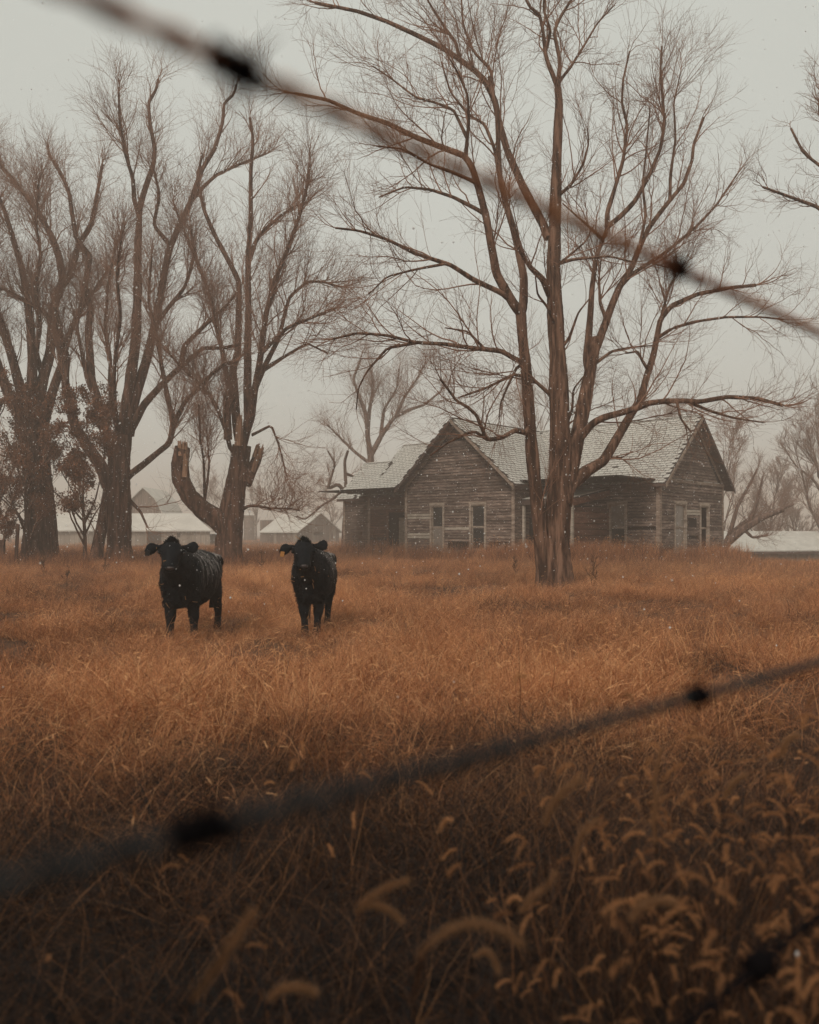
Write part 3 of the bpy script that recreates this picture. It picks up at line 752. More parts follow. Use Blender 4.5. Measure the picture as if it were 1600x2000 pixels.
# the big tree before the house
main = [
 (27, 7, 0.0, [(1090,1165),(1090,1120),(1090,1050),(1093,960),(1094,900),(1092,800),(1090,700),(1085,600),(1081,520),(1083,430),(1085,380),(1090,280),(1093,200),(1090,172)]),
 (15, 9, -.5, [(1064,1165),(1062,1110),(1052,1020),(1046,950),(1040,880),(1033,800),(1027,720),(1021,660),(1018,613)]),
 (19, 10, .8, [(1098,985),(1112,920),(1126,860),(1138,800),(1150,740),(1160,690),(1166,660)]),
 (14, 7, 1.2, [(1102,975),(1117,948),(1145,920),(1180,899),(1194,874),(1208,850),(1229,815),(1250,787)]),
 (8, 3.5, 1.5, [(1250,787),(1262,740),(1276,697),(1282,664),(1290,624),(1313,596),(1364,574),(1425,562),(1476,557)]),
 (4, 1.5, None, [(1284,668),(1313,641),(1364,627),(1420,619),(1487,619),(1532,624)]),
 (3.5, 1.2, None, [(1290,624),(1307,562),(1319,540),(1322,500)]),
 (4, 1.6, None, [(1262,725),(1254,703),(1246,686),(1222,690)]),
 (8, 3, -1.5, [(1133,870),(1141,846),(1159,825),(1180,815),(1215,806),(1246,797),(1267,787),(1302,783),(1341,783),(1365,785),(1420,775),(1480,778),(1530,792)]),
 (4, 1.3, None, [(1341,783),(1383,801),(1428,815),(1456,820),(1491,825)]),
 (3, 1.5, None, [(1316,786),(1330,818),(1350,843)]),
 (3, 1, None, [(1187,896),(1215,894),(1236,881)]),
 # left stem fork
 (9.5, 2.5, -1.6, [(1018,613),(1004,596),(970,534),(959,478),(950,422),(936,371),(922,326),(908,304),(812,268),(756,240),(700,222),(640,195),(575,182)]),
 (9, 3.2, .6, [(1020,605),(1023,596),(1023,540),(1012,484),(1001,439),(987,394),(976,343),(973,270),(970,214),(955,150)]),
 (8, 3, -1.2, [(1074,575),(1060,545),(1037,523),(1012,484)]),
 (4.5, 1.5, None, [(976,343),(967,292),(947,242),(916,225),(880,180),(862,120)]),
 (9, 3, 1.8, [(1071,465),(1062,440),(1043,405),(1020,360),(992,298),(976,242),(967,197),(947,157),(925,135),(897,115),(863,93),(812,67),(756,42),(700,22),(615,5)]),
 (4, 1.5, None, [(897,115),(891,84),(863,45),(835,0),(820,-40)]),
 (4, 1.5, None, [(967,190),(959,135),(925,101),(905,50),(900,-20)]),
 (5, 2, -.5, [(1091,178),(1071,124),(1066,107),(1060,56),(1054,28),(1036,15),(1023,-10),(1012,-60)]),
 (5, 2, .5, [(1092,174),(1094,118),(1082,62),(1094,34),(1116,0),(1128,-60)]),
 (3.5, 1.2, None, [(1097,160),(1116,129),(1144,84),(1167,45),(1200,10)]),
 (4, 1.4, None, [(1067,100),(1076,60),(1062,20),(1064,-50)]),
 (4, 1.3, None, [(1090,395),(1116,360),(1139,321),(1150,281),(1148,250)]),
 (4, 1.4, None, [(1090,512),(1122,506),(1189,500),(1240,512)]),
 (3, 1.2, None, [(1092,515),(1144,472),(1160,440)]),
 # right stem
 (9, 3.5, .8, [(1152,735),(1146,700),(1153,619),(1157,560),(1164,506),(1178,467),(1186,444)]),
 (5.5, 1.8, None, [(1186,444),(1186,416),(1200,371),(1217,315),(1226,247),(1215,202),(1217,157),(1230,100)]),
 (6, 1.8, None, [(1186,446),(1215,420),(1240,394),(1268,343),(1290,292),(1299,236),(1290,146),(1293,90)]),
 (4, 1.4, None, [(1180,470),(1164,455),(1127,422),(1099,397)]),
 (9, 2.6, 1.8, [(1164,690),(1172,660),(1184,630),(1195,596),(1209,562),(1234,523),(1251,478),(1268,444),(1302,399),(1335,360),(1352,315),(1355,281),(1375,230)]),
 (5, 1.8, None, [(1209,562),(1234,535),(1290,500),(1319,478),(1364,439),(1400,400),(1440,340)]),
 (4.5, 1.6, None, [(1187,625),(1172,590),(1170,540),(1175,500)]),
 (4, 1.4, None, [(1168,715),(1195,686),(1234,678),(1274,675)]),
 (4, 1.3, None, [(1302,399),(1310,340),(1320,270),(1316,200),(1330,140)]),
 (3.5, 1.3, None, [(1251,478),(1262,420),(1255,360),(1262,300),(1270,210)]),
 # lower left limbs
 (5.5, 2, -1.8, [(1036,840),(1028,846),(1007,840),(981,855),(952,859),(944,843),(931,811),(915,796),(892,783),(860,740)]),
 (3.5, 1.3, None, [(952,859),(929,843),(913,846),(876,864),(840,890)]),
 (5.5, 1.8, -2.2, [(1024,712),(1009,703),(981,686),(925,680),(869,672),(812,669),(756,655),(700,650),(650,662)]),
 (3.2, 1.1, None, [(812,669),(756,680),(717,725),(700,758),(696,800)]),
 (3.2, 1.1, None, [(955,683),(914,647),(869,640)]),
 (6, 1.8, -1.6, [(998,588),(984,574),(925,546),(880,517),(812,495),(756,467),(700,450),(655,445)]),
 (3, 1.1, None, [(880,517),(812,526),(756,540),(720,575)]),
 (3.6, 1.2, None, [(1020,716),(1009,718),(992,754),(978,787),(975,815)]),
 (4.5, 1.8, -1, [(1086,790),(1074,770),(1037,737),(1004,731),(947,759),(900,775)]),
 (4.5, 1.5, None, [(950,422),(925,405),(886,385),(841,370),(790,365),(740,385)]),
 (4, 1.4, None, [(932,360),(925,354),(886,337),(841,321),(784,290),(735,285)]),
 (4, 1.3, None, [(916,315),(916,236),(914,186),(891,135),(874,107)]),
 (3.5, 1.2, None, [(912,270),(886,214),(850,200),(812,190),(760,150),(728,129)]),
 (4, 1.3, None, [(1092,700),(1112,660),(1130,610),(1150,585)]),
 (4.5, 1.5, 1.5, [(1098,860),(1118,800),(1120,760),(1140,735)]),
 (4, 1.3, -1, [(1088,640),(1070,600),(1050,575),(1046,540)]),
]
ang_ = (22, 52)
main_tree, _ = traced_tree('bare_tree', 'tall bare tree with three stems from one base standing right before the farmhouse', 21.0, (1084, 1150), main, rg,
    [dict(n=460, length=(1.2, 3.4), ang=ang_, up=.05, t0=.15, K=10, rtip=.0045, rk=.45, wig=.13, sides=5, tipshare=.14, rcap=.022),
     dict(n=3600, length=(.6, 1.8), ang=(20, 58), up=.035, t0=.08, K=8, rtip=.0027, rk=.6, wig=.17, sides=3, tipshare=.12, rcap=.008),
     dict(n=15500, length=(.3, 1.1), ang=(20, 62), up=.025, t0=.06, K=5, rtip=.0016, rk=.7, wig=.19, sides=3, tipshare=.1, rcap=.0034)],
    M['bark'], M['twig'], trunks=3, spread=2.6)

LV = lambda k, a=1.0: [dict(n=int(370 * k), length=(1.2 * a, 3.2 * a), ang=(16, 42), up=.07, t0=.25, K=10, rtip=.008, rk=.42, wig=.12, sides=4, tipshare=.12, rcap=.032),
     dict(n=int(2400 * k), length=(.9 * a, 2.7 * a), ang=(20, 56), up=.045, t0=.08, K=8, rtip=.0036, rk=.6, wig=.17, sides=3, tipshare=.1, rcap=.010),
     dict(n=int(9500 * k), length=(.5 * a, 1.6 * a), ang=(20, 60), up=.03, t0=.05, K=5, rtip=.0021, rk=.7, wig=.19, sides=3, tipshare=.08, rcap=.0044)]
treeA = [
 (31, 22, 0, [(76,1118),(74,1070),(76,1020),(76,970),(70,920),(66,870),(64,830)]),
 (11, 12, .6, [(108,1118),(102,1060),(97,1010),(92,960)]),
 (12, 3.5, -2.5, [(52,870),(40,820),(20,780),(2,730),(-18,670),(-35,560),(-50,430)]),
 (12, 3, None, [(60,845),(48,790),(34,740),(22,690),(8,650),(-8,600),(-14,480),(-10,400)]),
 (12, 2.5, -1, [(64,830),(62,760),(64,700),(58,620),(50,570),(42,520),(28,475),(12,420),(-4,380),(-14,330)]),
 (13, 2.5, 1, [(72,830),(82,750),(98,690),(104,600),(120,560),(140,535),(152,480),(178,440),(190,380),(200,320)]),
 (9, 2.5, 2, [(112,590),(124,545),(115,500),(100,460),(76,415),(55,390),(26,350),(0,322),(-20,280)]),
 (11, 2.5, -1, [(84,830),(104,760),(124,700),(108,640),(88,610),(45,585),(10,565),(-25,560)]),
 (7, 2, None, [(126,690),(140,640),(160,600),(190,560),(215,520),(240,500)]),
 (6, 2, None, [(40,800),(18,770),(-8,800),(-40,790)]),
 (6, 2, None, [(82,740),(70,690),(78,640),(70,560),(80,500),(70,440),(75,360)]),
]
traced_tree('bare_tree', 'massive bare tree at the left edge, its wide dark trunk partly hidden by brown leaves', 36.0, (78, 1103), treeA, rg, LV(1.0), M['bark_dark'], M['twig'], trunks=2, spread=5)
treeB = [
 (23, 20, 0, [(233,1112),(233,1060),(234,1000),(233,940),(234,880),(236,850)]),
 (12, 10, 1.2, [(184,1112),(192,1060),(204,1000),(214,950)]),
 (14, 4, -1.5, [(222,945),(200,912),(169,869),(147,834),(134,794),(128,747),(131,700),(118,650),(108,600)]),
 (11, 3, 1.5, [(228,880),(212,856),(197,825),(190,778),(178,740),(176,700),(172,650),(178,600),(166,560),(176,500),(150,468),(142,425),(135,375),(120,340),(95,300)]),
 (5, 2, None, [(228,860),(217,790),(214,740),(216,700),(205,640),(210,560),(222,500)]),
 (5, 2, None, [(234,860),(225,800),(222,740),(226,690),(236,620),(228,540),(236,470)]),
 (13, 2.5, .5, [(240,850),(246,800),(254,750),(262,700),(267,640),(268,580),(270,500),(272,410),(285,365),(300,320),(303,290),(292,235),(290,200),(305,175),(309,155)]),
 (5, 2, None, [(271,420),(262,390),(260,350),(245,300),(234,240),(232,180)]),
 (12, 2.4, 1.8, [(250,850),(260,790),(276,735),(287,700),(302,640),(320,540),(330,490),(350,440),(370,400),(395,330),(420,290),(435,240),(438,200),(457,185),(462,165)]),
 (4.5, 2, None, [(374,385),(400,362),(425,340),(470,320),(520,300)]),
 (9, 2.5, -2, [(254,850),(266,819),(281,790),(312,756),(340,728),(369,703),(395,680),(432,680),(470,672)]),
 (6, 2, None, [(352,715),(360,675),(400,635),(445,595),(470,560)]),
 (7, 3, -2.5, [(250,932),(256,925),(281,906),(312,881),(331,866),(339,837),(347,812),(362,784),(391,756),(416,728),(437,712),(460,705)]),
 (5.5, 2, None, [(339,837),(334,803),(325,762),(316,716),(306,650),(290,590),(296,500)]),
 (6, 2, None, [(190,778),(170,740),(160,690),(150,640),(160,580)]),
 (5, 2, None, [(330,490),(300,440),(312,380),(300,330)]),
 (5, 2, None, [(302,640),(330,600),(362,560),(380,500),(372,440)]),
 (4, 1.6, None, [(254,978),(275,1000),(288,1030)]),
]
traced_tree('bare_tree', 'tall bare tree with straight dark double trunk, second big tree from the left', 35.0, (232, 1103), treeB, rg, LV(1.0), M['bark_dark'], M['twig'], trunks=2, spread=5)
treeC = [
 (28, 17, 0, [(446,1116),(448,1070),(451,1020),(459,960),(468,905),(472,870)]),
 (20, 14, -1.2, [(448,1040),(425,1014),(398,996),(372,970),(354,935),(352,905),(357,874)]),
 (10, 2.5, 1.0, [(470,880),(462,830),(459,770),(454,720),(465,690),(466,620),(467,550),(455,525),(425,470),(400,415),(385,350),(395,300)]),
 (10, 2.5, -1, [(476,880),(486,820),(483,760),(484,700),(485,600),(485,500),(490,425),(490,325),(495,275),(488,230)]),
 (8, 2.2, None, [(484,860),(492,810),(498,760),(510,690),(520,610),(540,540),(565,480),(585,420),(597,380),(605,320)]),
 (5, 2, None, [(485,500),(500,470),(515,450),(550,420),(580,400)]),
 (7, 2.2, None, [(463,840),(455,790),(440,720),(435,690),(420,620),(410,575),(385,510),(357,445),(340,400)]),
 (5, 2, -1.5, [(460,890),(450,878),(441,841),(422,791),(397,756),(356,719),(330,690)]),
 (6, 2, None, [(498,770),(515,720),(545,660),(565,580),(600,550),(630,550),(665,560)]),
 (5, 1.8, None, [(520,690),(560,640),(610,620),(660,600)]),
 (4.5, 1.6, None, [(515,720),(550,700),(600,670),(640,690)]),
 (3.5, 1.5, -2.5, [(468,1000),(485,988),(500,988),(530,993),(565,993),(585,997)]),
 (3, 1.4, None, [(492,850),(530,830),(545,870),(560,930)]),
 (3, 1.3, None, [(400,975),(398,900),(390,850),(388,790)]),
 (3, 1.3, None, [(405,975),(409,910),(404,840)]),
 (8, 7, -.3, [(447,860),(444,820),(443,773)]),
 (12, 9, .6, [(480,945),(490,920),(500,900),(506,878)]),
]
tc_, _ = traced_tree('bare_tree', 'bare tree with a curved broken-off left limb, standing between the two cows', 34.0, (446, 1102), treeC, rg, LV(.95), M['bark_dark'], M['twig'], trunks=2, spread=4.5)
tb = np.array(tc_.location)
def cut(px, py, dpt, rpx, name, hpx=None, tilt=(0, 0, 0)):
    c = P(px, py, dpt) - tb; r = rpx * dpt / F; h = (hpx or rpx) * dpt / F
    mb = MB()
    for _ in range(34):
        a_ = rng.uniform(0, 6.28); q = r * rng.uniform(.2, .8); w_ = r * rng.uniform(.08, .22); z1 = h * rng.uniform(-.2, 1.25); x0, y0 = q * math.cos(a_), q * math.sin(a_)
        mb.prism([(x0 - w_, y0 - w_, -h), (x0 + w_, y0 - w_, -h), (x0 + w_ * .5, y0, z1), (x0 - w_ * .6, y0, z1 * rng.uniform(.7, 1.05))], (rng.uniform(-.02, .02), w_ * 1.2, 0))
    o = mb.build(name, M['cut_wood'], tc_); o.location = c; o.rotation_euler = tilt
cut(357, 876, 32.8, 13, 'broken_stub', 15, (0, -.05, 0)); cut(363, 908, 32.42, 6, 'bare_wood', 24, (0, .06, 0)); cut(466, 843, 33.4, 9, 'bare_wood', 28, (0, .05, 0)); cut(505, 882, 34.3, 10, 'broken_stub', 13, (0, .3, 0)); cut(499, 905, 34.1, 5, 'bare_wood', 18, (0, .35, 0)); cut(443, 772, 33.7, 7, 'broken_stub', 8)

def proc_tree(name, label, x, y, h, seed, k=1.0, tr_r=.3, mat=None, tw=None, up0=.5, nl=9, lean=0.0, a=1.0, group=None, vase=.35, cat='tree', low=.18, rt=1.0):
    r_ = np.random.default_rng(seed); z0 = gz((x, y))
    t_ = empty(name, (x, y, z0)); tag(t_, label, cat, group)
    tp = np.array([[0, 0, -.2], [lean * .1, 0, h * .2], [lean * .3 + r_.normal() * .1, r_.normal() * .2, h * .45], [lean * .6, r_.normal() * .3, h * .7], [lean, r_.normal() * .3, h * .92]])
    tr = np.array([1, .78, .55, .3, .06]) * tr_r
    _, _, _ = stem_mesh('trunk', tp, tr, 12, 18, r_, flare=.3, mat=mat, parent=t_)
    q, r = resample(tp, tr, 14)
    lp, lr = grow(q[None], r[None], nl, r_, (h * .35, h * .65), (22, 48), up=.06, t0=low, K=12, rtip=.012, rk=.65, wig=.10, rcap=tr_r * .55)
    for i in range(nl):
        V, Q = tubes(lp[i:i + 1], lr[i:i + 1], 6, r_); link('limb', mesh_np('limb', V, [Q], smooth=True), mat, t_)
    V1 = []; Q1 = []; n = 0; cP, cR = np.concatenate([lp, lp[:1] * 0 + resample(tp, tr, 12)[0][None]]), np.concatenate([lr, resample(tp, tr, 12)[1][None]])
    for (nn, ln, K, rt_, sd_) in ((int(130 * k), (h * .1, h * .26), 8, .010, 4), (int(1000 * k), (h * .05, h * .14), 6, .0075, 3), (int(3600 * k), (h * .025, h * .075), 4, .0055, 3)):
        cP, cR = grow(cP, cR, nn, r_, ln, (18, 48), up=.05, t0=.2, K=K, rtip=rt_ * rt, rk=.6, wig=.12, tipshare=.14, rcap=.05)
        V, Q = tubes(cP, cR, sd_, r_); V1.append(V); Q1.append(Q + n); n += len(V)
    c = link('crown', mesh_np('crown', np.vstack(V1), [np.vstack(Q1)], smooth=True), tw, t_); tag(c, kind='stuff')
    return t_, cP
def at(px, d): p = P(px, HY, d); return p[0], p[1]
BF, TF = M['bark_far'], M['twig_far']
# hazy trees behind
x, y = at(722, 66); dT = [
 (11, 6, 0, [(722,1085),(724,1000),(726,940),(724,890)]),
 (6, 2, None, [(724,890),(718,850),(716,810),(700,770),(690,740),(705,700)]),
 (6, 2, None, [(724,890),(745,850),(770,815),(800,800),(830,790),(860,765)]),
 (5, 1.6, None, [(718,850),(722,800),(730,750),(722,710)]),
 (4, 1.5, None, [(745,850),(750,800),(775,760),(780,720)]),
 (4, 1.5, None, [(724,910),(690,880),(660,850),(640,830)]),
 (4, 1.5, None, [(770,815),(790,775),(815,740),(830,710)]),
]
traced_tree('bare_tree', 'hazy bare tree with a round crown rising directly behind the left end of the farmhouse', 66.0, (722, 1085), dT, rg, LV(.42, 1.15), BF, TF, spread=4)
jb = [(6, 2.5, None, [(672,1000),(676,950),(673,900),(680,880)]), (4.5, 1.5, -1, [(676,960),(660,945),(640,955),(655,905),(640,880)]), (3.5, 1.4, 1, [(675,925),(690,930),(700,945)]), (3, 1.2, None, [(676,950),(650,975),(632,985),(612,1002),(596,1015),(578,1008)])]
jb[0] = (6, 2.5, 0, [(672,1090),(674,1000),(676,950),(673,900),(680,880)])
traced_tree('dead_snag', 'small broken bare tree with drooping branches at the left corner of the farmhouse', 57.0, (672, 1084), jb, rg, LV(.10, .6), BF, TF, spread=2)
far = [
 ('bare_tree', 'thin hazy bare tree showing above the middle of the farmhouse roof', 1060, 74, 15.5, 21, .6, .22, 9),
 ('bare_tree', 'slim hazy bare tree rising behind the right gable of the farmhouse', 1412, 66, 12.0, 22, .5, .14, 9),
 ('bare_tree', 'hazy bare tree showing above the right part of the farmhouse roof', 1292, 84, 15.5, 23, .7, .25, 10),
 ('bare_tree', 'hazy bare tree with dark slanting trunk at the right edge behind the low shed', 1608, 64, 13.5, 24, 1.0, .30, 10),
 ('bare_tree', 'round crowned hazy bare tree behind the low shed, nearest the farmhouse', 1500, 78, 9.6, 25, 1.3, .20, 16),
 ('bare_tree', 'low spreading hazy bare tree behind the middle of the low shed', 1556, 86, 8.6, 26, 1.1, .18, 14),
 ('bare_tree', 'distant faint bare tree directly above the small plank barn', 650, 118, 8.5, 27, .5, .16, 9),
 ('bare_tree', 'distant faint bare tree between the forked tree and the silo', 500, 140, 10.5, 28, .5, .18, 9),
 ('bare_tree', 'distant faint bare tree behind the long snowy shed at far left', 20, 110, 11.0, 29, .6, .2, 9),
 ('bare_tree', 'distant faint bare tree above the white roof, beside the curved broken limb', 405, 135, 11.5, 30, .6, .18, 9),
]
for (nm, lab, px, d, h, sd_, k, tr_, nl) in far:
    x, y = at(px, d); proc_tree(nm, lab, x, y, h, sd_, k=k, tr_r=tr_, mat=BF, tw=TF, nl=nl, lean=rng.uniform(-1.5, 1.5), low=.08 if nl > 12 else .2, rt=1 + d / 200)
# limbs fallen beside the house
fl = [(9, 5, -1, [(1400,1092),(1420,1060),(1450,1035),(1490,1010),(1530,995)]), (6, 2.5, 1, [(1408,1075),(1425,1045),(1460,1015),(1500,1005),(1550,985)]), (5, 2, None, [(1420,1040),(1440,990),(1465,945),(1480,915)]), (4, 1.6, None, [(1450,1035),(1470,1050),(1500,1045)]), (4, 1.6, None, [(1465,1015),(1480,980),(1490,930)])]
traced_tree('fallen_tree', 'dark fallen bare tree lying against the right wall of the farmhouse', 49.0, (1400, 1096), fl, rg, LV(.16, .6), BF, TF, spread=2)
# tree reaching in from the right
ft = [(16, 9, 0, [(1760,1150),(1750,900),(1745,700),(1740,560)]), (8, 2, -1, [(1742,620),(1690,500),(1640,440),(1600,405),(1545,385),(1490,365)]), (7, 2, 0, [(1740,560),(1700,440),(1650,360),(1600,322),(1570,300),(1545,250)]), (6, 2, .5, [(1700,440),(1660,330),(1620,270),(1600,215),(1605,150)]), (6, 2, 1, [(1740,560),(1760,400),(1730,250),(1700,130)])]
traced_tree('bare_tree', 'bare tree outside the right edge, thin branches reaching in at the upper right', 25.0, (1760, 1140), ft, rg, LV(.16, .5), M['bark'], M['twig'], spread=3)

# small oak that keeps its brown leaves, between the two left trees
def leaf_tree(name, label, x, y, h, seed, nleaf, sz=.075, box=None):
    t_, ends = proc_tree(name, label, x, y, h, seed, k=.35, tr_r=.09, mat=M['bark_dark'], tw=M['twig'], nl=16, low=.08)
    r_ = np.random.default_rng(seed); i = r_.integers(0, len(ends), nleaf); j = r_.integers(1, 4, nleaf)
    # leaves hang in clusters: keep more where a low frequency field is high
    c = ends[i, j] + r_.normal(size=(nleaf, 3)) * .09
    fld = np.sin(c[:, 0] * 2.9 + seed) + np.sin(c[:, 1] * 2.3) + np.sin(c[:, 2] * 3.1 + 1)
    c = c[fld > r_.normal(size=nleaf) * 2.5 - .1]; N = len(c)
    a_ = nrm(r_.normal(size=(N, 3)) + np.array([0, 0, -.7])); b = nrm(np.cross(a_, r_.normal(size=(N, 3)))); s = r_.uniform(.6, 1.3, N)[:, None] * sz
    mid = np.cross(a_, b) * s * .25
    V = np.stack([c, c + a_ * s * .5 + b * s * .42 + mid, c + a_ * s * 1.15, c + a_ * s * .5 - b * s * .42 + mid], 1).reshape(-1, 3)
    Q = np.arange(N * 4).reshape(-1, 4); tri = np.concatenate([Q[:, [0, 1, 2]], Q[:, [0, 2, 3]]])
    tag(link('leaves', mesh_np('leaves', V, [tri]), M['leaf'], t_), kind='stuff')
x, y = at(166, 33.5); leaf_tree('oak_tree', 'low oak with withered brown leaves filling the gap between the two left trunks', x, y, 6.3, 41, 32000)
x, y = at(52, 34.5); leaf_tree('oak_tree', 'taller oak with withered reddish leaves in front of the massive left trunk', x, y, 7.4, 42, 30000)
x, y = at(-6, 34.0); leaf_tree('oak_tree', 'small brown leaved oak cut off by the left edge of the picture', x, y, 4.6, 43, 14000)
# thin post and stub by the left edge
o = tag(MB().box((0, 0, .85), (.055, .05, .95)).build('fence_post', M['bark_dark']), 'thin dark wooden post at the far left under the brown leaves', 'post'); p = P(30, HY, 33); o.location = (p[0], p[1], gz(p)); o.rotation_euler = (0, .06, 0)
o = tag(MB().box((0, 0, .5), (.11, .10, .7)).build('fence_post', M['bark_dark']), 'short stout dark post at the left edge of the field', 'post'); p = P(3, HY, 34); o.location = (p[0], p[1], gz(p))
# ------------------------------------------------------------------ cattle
def loft(bm, st, seg=20):
    """st: list of (center, right vector*rx, up vector*rz)"""
    rings = []
    for c, a, b in st:
        c, a, b = Vector(c), Vector(a), Vector(b)
        rings.append([bm.verts.new(c + a * math.cos(t) + b * math.sin(t)) for t in [2 * math.pi * i / seg for i in range(seg)]])
    for r0, r1 in zip(rings[:-1], rings[1:]):
        for i in range(seg): bm.faces.new((r0[i], r0[(i + 1) % seg], r1[(i + 1) % seg], r1[i]))
    for r, flip in ((rings[0], True), (rings[-1], False)):
        bm.faces.new(list(reversed(r)) if flip else r)

def limb_loft(bm, pts, seg=14):
    """pts (x,y,z,rx,ry): leg stations, rings horizontal"""
    loft(bm, [((x, y, z), (rx, 0, 0), (0, ry, 0)) for x, y, z, rx, ry in pts], seg)

m, n, b, o = newmat('black_cow_hide')
f = noise(n, 22, 5, stretch=(1, .35, .6), rough=.7); t_ = n.nodes.new('ShaderNodeTexCoord')
c = ramp(n, f, [(0.35, (0.0012, 0.0022, 0.0036)), (0.7, (0.007, 0.010, 0.014))])
# snow caught on the wet hair along the back: object space, higher than the flank, in streaks running down
mp = n.nodes.new('ShaderNodeMapping'); mp.inputs['Scale'].default_value = (1, 3.2, 1); n.links.new(t_.outputs['Object'], mp.inputs[0])
z = n.nodes.new('ShaderNodeTexNoise'); z.inputs['Scale'].default_value = 4.5; z.inputs['Detail'].default_value = 7; z.inputs['Roughness'].default_value = .72; n.links.new(mp.outputs[0], z.inputs['Vector'])
sp = n.nodes.new('ShaderNodeSeparateXYZ'); n.links.new(t_.outputs['Object'], sp.inputs[0])
r1 = n.nodes.new('ShaderNodeMapRange'); n.links.new(sp.outputs['Z'], r1.inputs[0]); r1.inputs[1].default_value = .62; r1.inputs[2].default_value = 1.0
r2 = n.nodes.new('ShaderNodeMapRange'); n.links.new(sp.outputs['Y'], r2.inputs[0]); r2.inputs[1].default_value = -.55; r2.inputs[2].default_value = -.15
k = math_(n, 'MULTIPLY', r1.outputs[0], r2.outputs[0])
s = n.nodes.new('ShaderNodeMapRange'); n.links.new(math_(n, 'ADD', z.outputs['Fac'], math_(n, 'MULTIPLY', k, .05)), s.inputs[0]); s.inputs[1].default_value = .53; s.inputs[2].default_value = .60
c = mixc(n, math_(n, 'MULTIPLY', math_(n, 'MULTIPLY', s.outputs[0], k), .75), c, (0.30, 0.27, 0.255))
n.links.new(c, b.inputs['Base Color']); b.inputs['Roughness'].default_value = .7; b.inputs['Specular IOR Level'].default_value = .13
bump(n, b, f, .7, .012)
M['hide'] = m
def mat_simple(name, col, rough=.7):
    m, n, b, o = newmat(name); b.inputs['Base Color'].default_value = (*col, 1); b.inputs['Roughness'].default_value = rough; b.inputs['Specular IOR Level'].default_value = .5 if rough < .9 else .03; return m
M['fur'] = mat_simple('black_fur', (.007, .009, .011), .7); M['nose'] = mat_simple('damp_nose', (.035, .022, .020), .5); M['eye'] = mat_simple('dark_eye', (.004, .004, .005), .12)
M['hoof'] = mat_simple('hoof', (.02, .016, .014), .6); M['tag_y'] = mat_simple('yellow_ear_tag', (.42, .19, .05), .5); M['tag_b'] = mat_simple('black_ear_tag', (.012, .012, .014), .5)
M['straw'] = plain('straw_wisp', (.42, .22, .09), var=.3)
def mat_flake():
    m, n, b, o = newmat('snow_flake'); b.inputs['Base Color'].default_value = (.9, .9, .9, 1); t = n.nodes.new('ShaderNodeBsdfTranslucent'); t.inputs[0].default_value = (.9, .9, .9, 1)
    x = n.nodes.new('ShaderNodeMixShader'); x.inputs[0].default_value = .5; n.links.new(b.outputs[0], x.inputs[1]); n.links.new(t.outputs[0], x.inputs[2]); n.links.new(x.outputs[0], o.inputs[0]); return m
M['flake'] = mat_flake()

